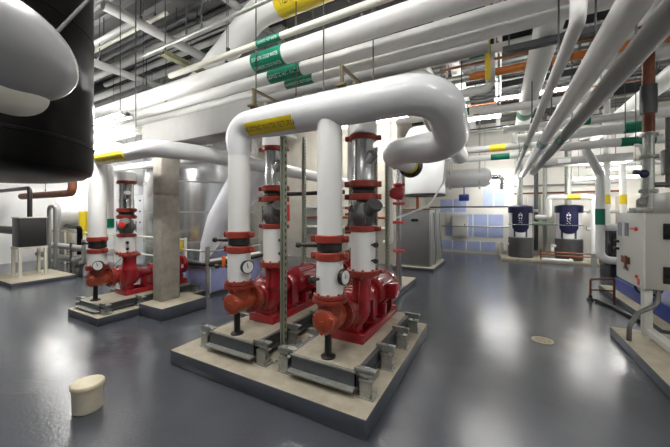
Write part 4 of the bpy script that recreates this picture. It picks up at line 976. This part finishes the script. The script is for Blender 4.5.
# ------------------------------------------------------------------ fluorescent fixtures
def fixture(label, xc, yc, z, L=1.25, along='x'):
    root = thing('light_fixture', label, 'light fixture', (xc, yc, z), 'fluorescent light fixtures')
    def bx(b, a0, a1, c0, c1, z0, z1, bev=0):
        return b.box(xc+a0, xc+a1, yc+c0, yc+c1, z0, z1, bev) if along == 'x' else b.box(xc+c0, xc+c1, yc+a0, yc+a1, z0, z1, bev)
    b = MB(); bx(b, -L/2, L/2, -.03, .03, z+.0, z+.07, .006); bx(b, -L/2, -L/2+.03, -.08, .08, z, z+.05, .004); bx(b, L/2-.03, L/2, -.08, .08, z, z+.05, .004)
    b.build('housing', 'pipe_white', root)
    for s in (-.057, .057):
        p0 = (xc-L/2+.03, yc+s, z+.02) if along == 'x' else (xc+s, yc-L/2+.03, z+.02)
        p1 = (xc+L/2-.03, yc+s, z+.02) if along == 'x' else (xc+s, yc+L/2-.03, z+.02)
        MB().cyl(p0, p1, .019, seg=10).build('lamp_tube', 'tube_light', root)
    for s in (-L*.4, L*.4):
        p = (xc+s, yc, z+.07) if along == 'x' else (xc, yc+s, z+.07)
        MB().cyl(p, (p[0], p[1], CEIL), .005, seg=6).build('hanger_chain', 'dark_steel', root)
FX = [(-5.2, 2.12, 2.97, 1.9, 'x', 'long glaring light fixture above the white header of the left pump'),
 (-8.8, 3.6, 3.3, 2.4, 'x', 'long light fixture in the left background over the guard rail'),
 (-12.3, 4.15, 3.0, 2.4, 'x', 'light fixture before the foil-wrapped exchanger'),
 (-12.4, 6.6, 3.2, 2.4, 'x', 'light fixture in the far left corner before the tall white cabinet'),
 (-8.6, .6, 4.2, 2.4, 'x', 'light fixture left of the black vessel, outside the picture'),
 (-6.8, 2.0, 4.95, 1.25, 'x', 'added unseen light fixture close under the ceiling behind the black vessel'),  # added out of view to brighten the upper left ceiling pipes
 (-1.2, -.6, 4.4, 2.4, 'x', 'light fixture above the camera'),
 (2.6, .6, 4.3, 2.4, 'x', 'light fixture right of the camera'),
 (-2.0, 1.45, 4.5, 2.4, 'x', 'light fixture high in front of the overhead rack'),
 (5.6, 3.2, 3.3, 2.4, 'y', 'light fixture right of the control cabinet, beyond the edge of the picture'),
 (-.55, 8.3, 4.05, 1.25, 'x', 'light fixture near the header bend, among the far ceiling pipes'),
 (1.1, 9.2, 4.75, 2.4, 'x', 'light fixture above the open floor toward the back wall'),
 (.05, 12.9, 2.85, 1.25, 'x', 'light fixture before the back wall above the blue boards'),
 (2.8, 11.6, 2.72, 1.6, 'x', 'low light fixture right of the dark blue heaters'),
 (3.25, 11.9, 3.0, 1.25, 'x', 'higher light fixture behind the low one right of the dark blue heaters'),
 (4.3, 10.2, 2.95, 1.0, 'x', 'light fixture beyond the brown riser at the right edge'),
 (-5.2, 7.6, 4.5, 2.4, 'x', 'light fixture before the concrete wall behind the pumps'),
 (-3.4, 8.4, 4.4, 2.4, 'x', 'light fixture before the concrete wall left of the boilers')]
for x, y, z, L, al, lab in FX: fixture(lab, x, y, z, L, al)

# ------------------------------------------------------------------ world, camera, view
w = bpy.data.worlds.new('World'); SC.world = w; w.use_nodes = True
w.node_tree.nodes['Background'].inputs['Color'].default_value = (.9, .95, 1, 1); w.node_tree.nodes['Background'].inputs['Strength'].default_value = .05
cam = bpy.data.cameras.new('camera'); cam.sensor_width = 36; cam.lens = 298*36/670; cam.shift_y = -10.5/670; cam.clip_start = .05
co = bpy.data.objects.new('camera', cam); COL.objects.link(co); co.location = (0, 0, 1.7); co.rotation_euler = (PI/2, 0, math.radians(28.7))
SC.camera = co
SC.view_settings.view_transform = 'Standard'; SC.view_settings.look = 'None'; SC.view_settings.gamma = 1; SC.view_settings.use_curve_mapping = False
SC.view_settings.exposure = 1.5
SC.cycles.max_bounces = 6; SC.cycles.diffuse_bounces = 4; SC.cycles.glossy_bounces = 3; SC.cycles.use_denoising = True
SC.cycles.sample_clamp_indirect = 6
